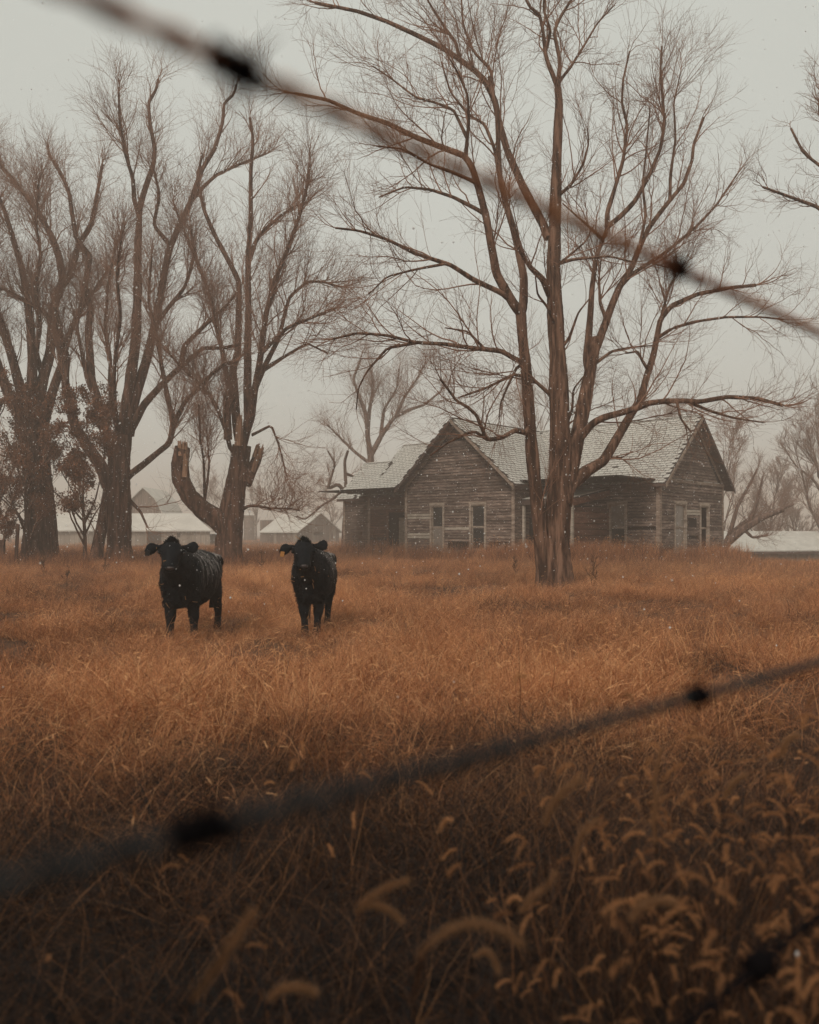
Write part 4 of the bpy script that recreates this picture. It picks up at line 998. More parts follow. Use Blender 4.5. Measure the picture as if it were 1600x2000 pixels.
def leg_(bm, st): limb_loft(bm, [(x, y, z, a * (1.2 if z < .6 else 1.05), b * (1.15 if z < .6 else 1.0)) for x, y, z, a, b in st])
def make_cow(loc, rz, label, head_yaw, head_x, legs, scale=1.0, seed=1, yellow=False, head_tilt=0.0):
    """local frame: facing -y, ground z=0"""
    root = empty('cow', loc, rz); tag(root, label, 'cow', 'black cattle facing the camera'); root.scale = (scale,) * 3
    bm = bmesh.new()
    # trunk from brisket to rump
    body = [(-.70, .90, .10, .14), (-.64, .87, .18, .26), (-.52, .85, .235, .36), (-.34, .85, .27, .375), (-.10, .835, .30, .375), (.15, .82, .32, .38), (.40, .835, .31, .36), (.62, .90, .285, .30), (.78, .93, .25, .26), (.90, .95, .17, .19), (.95, .95, .08, .10)]
    loft(bm, [((0, y, z), (rx, 0, 0), (0, 0, rz_)) for y, z, rx, rz_ in body], 28)
    # withers and hip bones make the back line
    loft(bm, [((0, -.45, 1.10), (.10, 0, 0), (0, 0, .13)), ((0, -.2, 1.12), (.12, 0, 0), (0, 0, .11)), ((0, .5, 1.12), (.14, 0, 0), (0, 0, .10)), ((0, .8, 1.08), (.10, 0, 0), (0, 0, .10))], 14)
    for sx in (-1, 1):     # shoulder blades, hook and pin bones
        loft(bm, [((sx * .15, -.46, 1.12), (.05, 0, 0), (0, .06, .05)), ((sx * .20, -.42, .98), (.07, 0, 0), (0, .09, .06)), ((sx * .22, -.40, .80), (.06, 0, 0), (0, .10, .06))], 12)
        loft(bm, [((sx * .12, .58, 1.13), (.06, 0, 0), (0, 0, .06)), ((sx * .235, .62, 1.10), (.05, 0, 0), (0, 0, .06)), ((sx * .255, .70, 1.02), (.05, 0, 0), (0, 0, .06))], 12)
    # neck, dewlap
    hx = head_x
    loft(bm, [((0, -.38, .98), (.22, 0, 0), (0, .12, .27)), ((hx * .35, -.62, 1.02), (.19, 0, 0), (0, .12, .24)), ((hx * .75, -.82, 1.08), (.155, 0, 0), (0, .08, .20)), ((hx, -.95, 1.13), (.13, 0, 0), (0, .05, .16))], 20)
    loft(bm, [((hx * .4, -.72, .78), (.05, 0, 0), (0, 0, .10)), ((0, -.68, .66), (.10, 0, 0), (0, 0, .13)), ((0, -.55, .58), (.13, 0, 0), (0, 0, .12))], 12)
    # head: poll to muzzle, turned by head_yaw, face pointing down and forward
    hc = Vector((hx, -.97, 1.185)); Rh = Matrix.Rotation(head_yaw, 3, 'Z') @ Matrix.Rotation(head_tilt, 3, 'Y')
    def hp(x, y, z): return hc + Rh @ Vector((x * (1.2 if abs(x) < .15 else 1.0) + (.02 if x >= .15 else -.02 if x <= -.15 else 0), y * 1.12, z * .70 if z < .1 else z - .03))
    ax = Rh @ Vector((1, 0, 0))
    head = [((0, .07, .10), .085, .09), ((0, .0, .115), .128, .13), ((0, -.06, .06), .138, .135), ((0, -.12, -.01), .125, .125), ((0, -.17, -.09), .102, .105), ((0, -.215, -.17), .086, .088), ((0, -.245, -.225), .088, .075), ((0, -.27, -.26), .072, .055), ((0, -.285, -.28), .04, .03)]
    fd = Rh @ Vector((0, -.80, .60)).normalized()
    loft(bm, [(hp(*p), ax * rx, fd * r2) for p, rx, r2 in head], 22)
    loft(bm, [(hp(0, .01, -.02), ax * .07, fd * .06), (hp(0, -.09, -.14), ax * .075, fd * .06), (hp(0, -.19, -.255), ax * .06, fd * .045), (hp(0, -.225, -.28), ax * .04, fd * .03)], 14)   # jaw
    loft(bm, [(hp(-.075, .02, .165), Vector((0, 0, .02)), fd * .03), (hp(-.04, .01, .185), Vector((0, 0, .035)), fd * .055), (hp(0, .0, .20), Vector((0, 0, .05)), fd * .065), (hp(.04, .01, .185), Vector((0, 0, .035)), fd * .055), (hp(.075, .02, .165), Vector((0, 0, .02)), fd * .03)], 12)     # poll
    # brow ridges
    for sx in (-1, 1): loft(bm, [(hp(sx * .09, -.085, .10), ax * .03, fd * .02), (hp(sx * .115, -.09, .07), ax * .035, fd * .035), (hp(sx * .105, -.11, .03), ax * .025, fd * .02)], 10)
    # ears: broad leaf, held out sideways
    for sx in (-1, 1):
        dr = .015 if sx > 0 else -.035
        e = [((sx * .10, .02, .125), .030, .028), ((sx * .15, .02, .12 + dr * .2), .038, .028), ((sx * .19, .015, .12 + dr * .5), .070, .030), ((sx * .235, .0, .115 + dr), .086, .026), ((sx * .275, -.01, .105 + dr * 1.4), .070, .020), ((sx * .30, -.015, .09 + dr * 1.8), .035, .012)]
        upv = Rh @ Vector((sx * .15, .25, 1)).normalized(); fw = Rh @ Vector((0, -1, .25)).normalized()
        loft(bm, [(hp(*p), upv * r_, fw * t2) for p, r_, t2 in e], 14)
    # legs
    for (kind, x, y, dx, dy) in legs:
        if kind == 'f':
            leg_(bm, [(x * .9, y + .02, .84, .10, .15), (x, y, .70, .098, .125), (x + dx * .3, y + dy * .2, .56, .078, .09), (x + dx * .5, y + dy * .4, .44, .062, .066), (x + dx * .6, y + dy * .5, .37, .063, .066), (x + dx * .75, y + dy * .7, .28, .043, .046), (x + dx * .9, y + dy * .9, .14, .042, .046), (x + dx, y + dy - .02, .085, .054, .06), (x + dx, y + dy - .035, .05, .052, .058)])
        else:
            leg_(bm, [(x * .8, y - .10, .88, .12, .25), (x * .95, y - .10, .72, .12, .20), (x, y - .04, .58, .092, .13), (x + dx * .3, y + .06, .47, .063, .078), (x + dx * .5, y + .12, .40, .054, .066), (x + dx * .7, y + dy + .08, .29, .042, .050), (x + dx * .9, y + dy + .03, .15, .041, .048), (x + dx, y + dy, .085, .053, .060), (x + dx, y + dy - .02, .05, .052, .058)])
    me = bpy.data.meshes.new('body'); bm.to_mesh(me); bm.free()
    ob = bpy.data.objects.new('tmp', me); COL.objects.link(ob)
    rm = ob.modifiers.new('r', 'REMESH'); rm.mode = 'VOXEL'; rm.voxel_size = .016
    smo = ob.modifiers.new('s', 'SMOOTH'); smo.factor = .5; smo.iterations = 7
    dg = bpy.context.evaluated_depsgraph_get(); me2 = bpy.data.meshes.new_from_object(ob.evaluated_get(dg)); me2.name = 'body'
    bpy.data.objects.remove(ob); me2.materials.clear()
    for p in me2.polygons: p.use_smooth = True
    body_o = link('body', me2, M['hide'], root)
    # fur: short blades over the whole hide, longer on poll, ears and brisket
    r_ = np.random.default_rng(seed); nv = len(me2.vertices); co = np.empty(nv * 3, np.float32); me2.vertices.foreach_get('co', co); co = co.reshape(-1, 3)
    no = np.empty(nv * 3, np.float32); me2.vertices.foreach_get('normal', no); no = no.reshape(-1, 3)
    hcn = np.array(hc); dh = np.linalg.norm(co - hcn, axis=1)
    w = np.ones(nv) * .6; w[co[:, 2] < .42] = .35
    topm = (co[:, 2] > hcn[2] + .07) & (dh < .45) & (np.hypot(co[:, 0] - hcn[0], co[:, 1] - hcn[1]) < .10 + r_.normal(size=nv) * .025); w[topm] = 4
    br = (co[:, 1] < -.45) & (co[:, 2] < .85) & (co[:, 2] > .5); w[br] = 1.5
    Nf = 15000; i = r_.choice(nv, Nf, p=w / w.sum()); p = co[i]; nn = no[i]
    L = np.where(topm[i], r_.uniform(.004, .030, Nf), np.where(br[i], r_.uniform(.02, .045, Nf), r_.uniform(.01, .026, Nf)))
    L[co[i][:, 2] < .42] *= .6
    d = nrm(nn * .75 + np.array([0, .35, -.55]) * np.where(topm[i], -.25, 1)[:, None] + r_.normal(size=(Nf, 3)) * .3); sd_ = nrm(np.cross(d, r_.normal(size=(Nf, 3)))) * .0022
    d2 = nrm(d + np.array([0, 0, -.6])); V = np.stack([p - sd_ - nn * .004, p + sd_ - nn * .004, p + d * L[:, None] * .6 + sd_ * .6, p + d * L[:, None] * .6 + d2 * L[:, None] * .4], 1).reshape(-1, 3)
    q = np.arange(Nf * 4).reshape(-1, 4)
    tag(link('coat', mesh_np('coat', V, [np.vstack([q[:, [0, 1, 2]], q[:, [0, 2, 3]]])]), M['hide'], root), kind='stuff')
    # face parts
    def ell(name, c, r, mat, seg=12):
        bm = bmesh.new(); bmesh.ops.create_uvsphere(bm, u_segments=seg, v_segments=8, radius=1); me = bpy.data.meshes.new(name)
        for v in bm.verts: v.co = Vector((v.co.x * r[0], v.co.y * r[1], v.co.z * r[2]))
        bm.to_mesh(me); bm.free(); [setattr(p_, 'use_smooth', True) for p_ in me.polygons]
        o_ = link(name, me, mat, root); o_.location = c; o_.rotation_euler = (0, 0, head_yaw); return o_
    ell('nose', hp(0, -.30, -.225), (.050, .024, .024), M['nose'])
    for sx in (-1, 1):
        ell('nostril', hp(sx * .034, -.325, -.212), (.013, .008, .009), M['eye'], 8)
        ell('eye', hp(sx * .122, -.105, .035), (.018, .020, .018), M['eye'], 10)
    # ear tag on its right ear
    c = hp(-.262, -.03, -.0 if yellow else .015); tg = MB().box((0, 0, 0), (.026, .003, .034)).build('ear_tag', M['tag_y'] if yellow else M['tag_b'], root); tg.location = c; tg.rotation_euler = (0, .15, head_yaw)
    # tail
    tp = np.array([[0, .93, 1.08], [0, 1.0, 1.0], [.02, 1.02, .8], [.03, 1.01, .55], [.03, 1.0, .35]]); stem_mesh('tail', tp, np.array([.035, .03, .02, .02, .035]), 8, 12, r_, mat=M['hide'], parent=root)
    # hooves
    for (kind, x, y, dx, dy) in legs:
        for s2 in (-1, 1):
            hb = bmesh.new(); bmesh.ops.create_cone(hb, segments=10, radius1=.036, radius2=.027, depth=.075, cap_ends=True)
            for v in hb.verts: v.co.y *= 1.35; v.co.y -= .02 if v.co.z < 0 else 0
            me = bpy.data.meshes.new('hoof'); hb.to_mesh(me); hb.free(); h_ = link('hoof', me, M['hoof'], root); h_.location = (x + dx + s2 * .024, y + dy - .045, .035)
    # straw wisps and flakes caught in the hair
    fr = np.where((no[:, 1] < -.3))[0]; j = r_.choice(fr, 16)
    pts = []
    for q_ in j:
        p0 = co[q_] + no[q_] * .012; dd = nrm(r_.normal(size=3) * np.array([1, .2, 1])) * r_.uniform(.03, .09); pts.append(np.stack([p0, p0 + dd * .5 + [0, -.005, 0], p0 + dd]))
    V, Q = tubes(np.stack(pts), np.full((16, 3), .0035), 3, r_); tag(link('straw_wisps', mesh_np('straw_wisps', V, [Q]), M['straw'], root), kind='stuff')
    up = np.where(((no[:, 2] > -.2) & (no[:, 1] < .3)) | (no[:, 2] > .3))[0]; j = r_.choice(up, 90); c = co[j] + no[j] * .012
    s_ = r_.uniform(.0018, .0055, 90)[:, None]
    oc = np.array([[1, 0, 0], [-1, 0, 0], [0, 1, 0], [0, -1, 0], [0, 0, 1], [0, 0, -1]]); of = np.array([[0, 2, 4], [2, 1, 4], [1, 3, 4], [3, 0, 4], [2, 0, 5], [1, 2, 5], [3, 1, 5], [0, 3, 5]])
    V = (c[:, None] + oc[None] * s_[:, None]).reshape(-1, 3); T = (of[None] + (np.arange(90) * 6)[:, None, None]).reshape(-1, 3)
    tag(link('snow_specks', mesh_np('snow_specks', V, [T]), M['flake'], root), kind='stuff')
    return root

# left cow: turned so that the flank shows on the right
p = P(371, HY, 11.45)
make_cow((p[0], p[1], gz(p) - .02), math.radians(-1), 'black cow on the left, body angled right, dark tag hanging from its ear', math.radians(15), .05,
         [('f', -.13, -.42, .02, -.10), ('f', .155, -.42, .03, -.02), ('h', -.20, .66, .04, .0), ('h', .17, .66, .02, .06)], 1.03, 1, False, .04)
p = P(613, HY, 11.9)
make_cow((p[0], p[1], gz(p) - .02), math.radians(2), 'black cow on the right, facing straight ahead, yellow tag hanging from its ear', math.radians(5), -.05,
         [('f', -.13, -.42, .05, -.04), ('f', .13, -.42, -.05, -.07), ('h', -.16, .66, .0, .05), ('h', .17, .66, -.02, .0)], 1.01, 2, True, -.03)
# ------------------------------------------------------------------ grass
def ribbons(rg, n, rad, hgt, width, lean0, curl, K=5, dirbias=(0, 0), base=None):
    """bent blades; returns V, quads, tone"""
    if base is None:
        a = rg.random(n) * 6.283; r = np.sqrt(rg.random(n)) * rad; base = np.stack([r * np.cos(a), r * np.sin(a), np.zeros(n) - .02], 1)
    az = rg.random(n) * 6.283; dh = np.stack([np.cos(az) + dirbias[0], np.sin(az) + dirbias[1]], 1); dh = nrm(dh)
    L = rg.uniform(hgt[0], hgt[1], n); th0 = rg.uniform(lean0[0], lean0[1], n); cu = rg.uniform(curl[0], curl[1], n)
    t = np.linspace(0, 1, K); pts = [base]
    for k in range(K - 1):
        th = th0 + cu * ((t[k] + t[k + 1]) / 2) ** 1.5
        d = np.concatenate([dh * np.sin(th)[:, None], np.cos(th)[:, None]], 1) + rg.normal(size=(n, 3)) * .08
        pts.append(pts[-1] + d * (L / (K - 1))[:, None])
    Pt = np.stack(pts, 1); Pt[..., 2] = np.maximum(Pt[..., 2], -.02 + .03 * rg.random(n)[:, None])
    sd_ = nrm(np.concatenate([np.stack([-dh[:, 1], dh[:, 0]], 1) + rg.normal(size=(n, 2)) * .5, rg.normal(size=(n, 1)) * .3], 1))
    w = rg.uniform(width[0], width[1], n)[:, None, None] * np.array([1, .95, .8, .5, .08] if K == 5 else np.linspace(1, .1, K))[None, :, None]
    V = np.stack([Pt - sd_[:, None] * w / 2, Pt + sd_[:, None] * w / 2], 2).reshape(-1, 3)
    idx = np.arange(n * K * 2).reshape(n, K, 2)
    Q = np.stack([idx[:, :-1, 0], idx[:, :-1, 1], idx[:, 1:, 1], idx[:, 1:, 0]], -1).reshape(-1, 4)
    return V, Q, np.repeat(rg.random(n), K * 2), Pt

def heads(rg, Pt, length, r, nb, seg=5, droop=1.2, bl=.014, bw=.0007):
    """fuzzy foxtail spikes continuing the stems Pt"""
    n = len(Pt); d = nrm(Pt[:, -1] - Pt[:, -2]); L = rg.uniform(length[0], length[1], n); K = 7; hz = d.copy(); hz[:, 2] = 0; hz = nrm(hz + rg.normal(size=(n, 3)) * [.05, .05, 0])
    pts = [Pt[:, -1]]
    dr = rg.uniform(.5, 1.3, n) * droop
    for k in range(K - 1):
        d = nrm(d + (hz * .25 + np.array([0, 0, -.38])) * dr[:, None]); pts.append(pts[-1] + d * (L / (K - 1))[:, None])
    C = np.stack(pts, 1); prof = np.array([.35, .8, 1, 1, .92, .7, .25]); rr = rg.uniform(r[0], r[1], n)[:, None] * prof[None]
    V, Q = tubes(C, rr * .38, seg, rg); V = V + rg.normal(size=V.shape) * r[0] * .12
    # bristles
    m_ = n * nb; i = np.repeat(np.arange(n), nb); u = rg.random(m_) * (K - 1.01); j = u.astype(int); f = (u - j)[:, None]
    c = C[i, j] * (1 - f) + C[i, j + 1] * f; tn = nrm(C[i, j + 1] - C[i, j]); pr = rg.normal(size=(m_, 3)); pr = nrm(pr - tn * (pr * tn).sum(1, keepdims=True))
    rad_ = (rr[i, j])[:, None]; e = nrm(pr + tn * rg.uniform(.5, 1.3, (m_, 1))); l = rg.uniform(.4, 1.4, (m_, 1)) * bl; s = nrm(np.cross(e, rg.normal(size=(m_, 3)))) * bw
    b0 = c + pr * rad_ * .45; BV = np.stack([b0 - s, b0 + s, b0 + e * l], 1).reshape(-1, 3); BT = np.arange(m_ * 3).reshape(-1, 3)
    return V, Q, BV, BT

def merge(parts):
    """parts: (V, faces, tone) -> mesh arrays"""
    VV = []; q4 = []; q3 = []; T = []; n = 0
    for V, Fc, t in parts:
        VV.append(V); (q4 if Fc.shape[1] == 4 else q3).append(Fc + n); T.append(np.broadcast_to(t, (len(V),))); n += len(V)
    return np.vstack(VV), ([np.vstack(q4)] if q4 else []) + ([np.vstack(q3)] if q3 else []), np.concatenate(T)

lib = bpy.data.collections.new('grass_sources')        # not linked to the scene
def clump(name, parts, mats):
    V, Fs, T = merge(parts); me = mesh_np(name, V, Fs, attr={'tone': T}); me.materials.append(mats)
    o = bpy.data.objects.new(name, me); lib.objects.link(o); return o

gr = np.random.default_rng(77)
def mk_matted(nm, n, rad, h, w, mat, l0=(.15, 1.0), cu=(.4, 1.9), bias=(.5, -.15), headsn=0, K=5, hr=(.004, .007), hl=(.04, .08), nb=20):
    V, Q, T, Pt = ribbons(gr, n, rad, h, w, l0, cu, K=K, dirbias=bias); parts = [(V, Q, T ** (2.6 if mat is M['grass_fg'] else 1.25) * 1.15 - .04)]
    if headsn:
        hv, hq, ht, hP = ribbons(gr, headsn, rad, (h[0] * 1.0, h[1] * 1.25), (.0016, .0022), (.05, .55), (.1, .9), K=K, dirbias=bias); parts.append((hv, hq, ht * .6 + .3))
        a, b_, c_, d_ = heads(gr, hP, hl, hr, nb); ht_ = .86 if mat is M['grass_fg'] else 1.0; parts.append((a, b_, ht_)); parts.append((c_, d_, ht_ + .22))
    return clump(nm, parts, mat)
field = [mk_matted('c%d' % i, 210, .30, (.16, .52), (.0016, .0046), M['grass'], headsn=(4, 0, 7, 2, 0)[i], bias=((.6, -.1), (-.3, -.3), (.4, .4), (.8, 0), (-.5, .1))[i], nb=26) for i in range(5)]
field += [mk_matted('d%d' % i, 110, .32, (.30, .62), (.0016, .004), M['grass'], l0=(.05, .5), cu=(.1, 1.1), headsn=3, nb=20) for i in range(2)]
farg = [mk_matted('f%d' % i, 160, .55, (.20, .50), (.005, .011), M['grass'], K=4, l0=(.05, .8), cu=(.2, 1.3)) for i in range(3)]
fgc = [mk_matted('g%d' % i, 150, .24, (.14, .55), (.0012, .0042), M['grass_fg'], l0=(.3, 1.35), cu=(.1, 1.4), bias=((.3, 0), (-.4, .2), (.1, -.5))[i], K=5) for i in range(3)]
tall = [mk_matted('t%d' % i, 26, .17, (.42, .92), (.003, .0065), M['grass_fg'], l0=(.05, .5), cu=(.3, 1.7), headsn=7, K=5, hr=(.0034, .0054), hl=(.055, .11), nb=240, bias=(.2, -.3)) for i in range(4)]
allsrc = field + farg + fgc + tall
for o in list(lib.objects): pass
names = [o.name for o in allsrc]; srt = sorted(names); ID = {nm: srt.index(nm) for nm in names}

def make_gn():
    ng = bpy.data.node_groups.new('scatter', 'GeometryNodeTree')
    ng.interface.new_socket('Geometry', in_out='INPUT', socket_type='NodeSocketGeometry'); ng.interface.new_socket('Geometry', in_out='OUTPUT', socket_type='NodeSocketGeometry')
    N = ng.nodes; gi = N.new('NodeGroupInput'); go = N.new('NodeGroupOutput'); ip = N.new('GeometryNodeInstanceOnPoints'); ci = N.new('GeometryNodeCollectionInfo')
    ci.inputs['Collection'].default_value = lib; ci.inputs['Separate Children'].default_value = True; ci.inputs['Reset Children'].default_value = True
    def na(nm, ty):
        a = N.new('GeometryNodeInputNamedAttribute'); a.data_type = ty; a.inputs['Name'].default_value = nm; return a.outputs[0]
    L = ng.links; L.new(gi.outputs[0], ip.inputs['Points']); L.new(ci.outputs[0], ip.inputs['Instance']); ip.inputs['Pick Instance'].default_value = True
    L.new(na('pick', 'INT'), ip.inputs['Instance Index']); L.new(na('rot', 'FLOAT_VECTOR'), ip.inputs['Rotation']); L.new(na('scl', 'FLOAT_VECTOR'), ip.inputs['Scale'])
    L.new(ip.outputs[0], go.inputs[0]); return ng
NG = make_gn()
def scatter(name, label, cat, pts, pick, scl, tint, tilt=.15):
    n = len(pts); me = bpy.data.meshes.new(name); me.vertices.add(n); me.vertices.foreach_set('co', np.asarray(pts, np.float32).ravel())
    rot = np.stack([gr.normal(size=n) * tilt, gr.normal(size=n) * tilt, gr.normal(size=n) * .9], 1)
    me.attributes.new('pick', 'INT', 'POINT').data.foreach_set('value', np.asarray(pick, np.int32))
    me.attributes.new('rot', 'FLOAT_VECTOR', 'POINT').data.foreach_set('vector', rot.astype(np.float32).ravel())
    me.attributes.new('scl', 'FLOAT_VECTOR', 'POINT').data.foreach_set('vector', np.asarray(scl, np.float32).ravel())
    me.attributes.new('tint', 'FLOAT', 'POINT').data.foreach_set('value', np.asarray(tint, np.float32))
    o = link(name, me); tag(o, label, cat, kind='stuff'); md = o.modifiers.new('scatter', 'NODES'); md.node_group = NG; return o

def fbm(x, y, s, ph=0.):
    v = 0
    for k, (a, b_) in enumerate(((1, .3), (-.7, 1.1), (.4, -1.3), (1.6, .9), (-1.9, .5))):
        v = v + np.sin((a * x + b_ * y) * s * (1 + .35 * k) + ph + k * 1.7) / (1 + .3 * k)
    return v / 3.2
def wedge(y0, y1, dens, marg=2.5, k=.52):
    A = k * (y1 ** 2 - y0 ** 2) + 2 * marg * (y1 - y0); n = int(A * dens)
    y = gr.uniform(y0, y1, n * 2); x = gr.uniform(-1, 1, n * 2) * (k * y1 + marg); ok = np.abs(x) < k * y + marg; x, y = x[ok], y[ok]; m_ = min(n, len(x)); return x[:m_], y[:m_]
def put(x, y, h0=0): return np.stack([x, y, H(x, y) + h0], 1)
houseinv = np.array(Matrix.Rotation(-HRZ, 3, 'Z'))
def inhouse(x, y):
    q = np.stack([x - 11.59, y - 38.0, x * 0], 1) @ houseinv.T
    return ((q[:, 0] > -19.4) & (q[:, 0] < 0) & (q[:, 1] > 0) & (q[:, 1] < 7.2)) | ((q[:, 0] > -12.5) & (q[:, 0] < -5.4) & (q[:, 1] > -3.85) & (q[:, 1] < 1))

# field
xs, ys, pk, sc, ti = [], [], [], [], []
for (y0, y1, dens, marg) in ((2.8, 9, 17, 3), (9, 17, 12, 3), (17, 30, 8.5, 4)):
    x, y = wedge(y0, y1, dens, marg); f = fbm(x, y, .55) + .6 * fbm(x, y, 1.7, 2.); keep = (gr.random(len(x)) < np.clip(.80 + f * 1.2, .35, 1)); 
    keep &= gr.random(len(x)) < smooth((y - 2.5 - .30 * (x + 1)) / 3.4)
    x, y, f = x[keep], y[keep], f[keep]; xs.append(x); ys.append(y)
    pk.append(np.array([ID[o.name] for o in field])[np.where(gr.random(len(x)) < .12, gr.integers(5, 7, len(x)), gr.integers(0, 5, len(x)))])
    s = (.75 + .35 * gr.random(len(x)) + .18 * np.clip(f, -1, 1)); cowz = np.exp(-((x + 2.2) ** 2 / 4.5 + (y - 11.2) ** 2 / 4)); sc.append(np.stack([s * 1.15, s * 1.15, s * (.74 + .26 * fbm(x, y, 2.6, 5.)) * (1 - .55 * cowz)], 1)); ti.append(np.clip(.52 + .5 * f + gr.normal(size=len(x)) * .16, 0, 1))
x, y, pk, sc, ti = np.concatenate(xs), np.concatenate(ys), np.concatenate(pk), np.concatenate(sc), np.concatenate(ti)
# trampled round the cows' feet, bright swath from the cows to the big tree
scatter('dry_grass', 'matted golden brown dry grass covering the field around the cows', 'grass', put(x, y), pk, sc, ti, tilt=.32)
x, y = wedge(30, 74, 2.6, 6); ok = ~inhouse(x, y); x, y = x[ok], y[ok]; x2, y2 = wedge(74, 180, .10, 12); x, y = np.concatenate([x, x2]), np.concatenate([y, y2])
f = fbm(x, y, .35, 1.); s = .85 + .3 * gr.random(len(x)) + .15 * f; big = np.where(y > 74, 2.0, 1.0)
scatter('dry_grass', 'distant dry grass from the big trees back past the farmhouse', 'grass', put(x, y), np.array([ID[o.name] for o in farg])[gr.integers(0, 3, len(x))], np.stack([s * big, s * big, s * (1 + .15 * (big - 1))], 1), np.clip(.50 + .28 * f + gr.normal(size=len(x)) * .1, 0, 1))
# rank weeds along the house walls and porch
def along(p0, p1, n, sp):
    t = gr.random(n)[:, None]; q = np.array(p0) * (1 - t) + np.array(p1) * t + gr.normal(size=(n, 2)) * sp
    w = q @ np.array([[.728, -.685], [.685, .728]]); return w[:, 0] + 11.59, w[:, 1] + 38.0
X1, Y1 = [], []
for (p0, p1, n_, sp) in (((-13, -4.3), (-5, -4.3), 90, .22), ((-5.3, -4.6), (-.5, -2.2), 330, .6), ((-3.6, -4.2), (-1.0, -1.6), 200, .5), ((.5, -.2), (.7, 7.4), 80, .2), ((-21.5, -.6), (-13, -.8), 90, .3), ((-2.2, -.8), (.3, -.8), 50, .3)):
    a_, b_ = along(p0, p1, n_, sp); X1.append(a_); Y1.append(b_)
x, y = np.concatenate(X1), np.concatenate(Y1); s = gr.uniform(1.3, 2.5, len(x))
scatter('rank_grass', 'tall tangled dry weeds along the foot of the farmhouse walls and porch', 'weeds', put(x, y), np.array([ID[o.name] for o in field + farg])[gr.integers(4, 10, len(x))], np.stack([s * .9, s * .9, s * 1.05], 1), np.clip(gr.normal(size=len(x)) * .18 + .45, 0, 1))
# dark low clumps standing in for dark gaps in the field grass
x, y = wedge(6, 27, 5, 3); f = fbm(x, y, .75, 3.3) + .5 * fbm(x, y, 2.1, 1.); ok = f + gr.normal(size=len(x)) * .12 > .52; x, y = x[ok], y[ok]; s = gr.uniform(.7, 1.2, len(x))
scatter('dark_weeds', 'patches of darker brown trampled weeds between the golden grass', 'weeds', put(x, y), np.array([ID[o.name] for o in fgc])[gr.integers(0, 3, len(x))], np.stack([s * 1.3, s * 1.3, s * .8], 1), np.clip(.35 + gr.normal(size=len(x)) * .15, 0, 1), tilt=.3)
# brown undergrowth at the feet of the left trees
n_ = 900; x = gr.uniform(-21, -4.5, n_); y = gr.uniform(32, 45, n_); s = gr.uniform(1.0, 1.9, n_)
scatter('undergrowth', 'brown brushy undergrowth between the feet of the left trees', 'undergrowth', put(x, y), np.array([ID[o.name] for o in field + farg])[gr.integers(5, 10, n_)], np.stack([s * .9, s * .9, s], 1), np.clip(gr.normal(size=n_) * .18 - .05, -.3, 1))
# matted grass by the fence, shade painted in: tint darkens towards the camera
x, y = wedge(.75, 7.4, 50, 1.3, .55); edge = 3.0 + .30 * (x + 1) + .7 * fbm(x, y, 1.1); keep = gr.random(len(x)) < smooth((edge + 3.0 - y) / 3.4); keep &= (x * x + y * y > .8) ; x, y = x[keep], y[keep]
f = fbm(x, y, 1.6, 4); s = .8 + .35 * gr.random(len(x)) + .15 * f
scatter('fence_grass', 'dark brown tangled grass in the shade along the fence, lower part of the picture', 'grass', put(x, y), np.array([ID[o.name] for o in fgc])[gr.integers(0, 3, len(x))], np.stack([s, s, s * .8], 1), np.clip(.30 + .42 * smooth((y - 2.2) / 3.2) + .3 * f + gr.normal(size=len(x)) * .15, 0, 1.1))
# foxtails: thick on the right, few on the left
n_ = 620; x = gr.uniform(-1.5, 3.5, n_ * 3); y = gr.uniform(1.15, 5.2, n_ * 3); pr_ = smooth((x / y - .02) / .45) * smooth((2.9 - y + x * .2) / 1.0) * .85 + .005
keep = (gr.random(len(x)) < pr_) & (np.abs(x) < .55 * y + .8); x, y = x[keep], y[keep]; s = gr.uniform(.5, .95, len(x)) * np.where(y < 2.2, .85, 1)
scatter('foxtail_grass', 'brown foxtail grass with drooping fuzzy heads crowding the lower right', 'grass', put(x, y), np.array([ID[o.name] for o in tall])[gr.integers(0, 4, len(x))], np.stack([s, s, s], 1), np.clip(.6 + gr.normal(size=len(x)) * .2, 0, 1), tilt=.12)

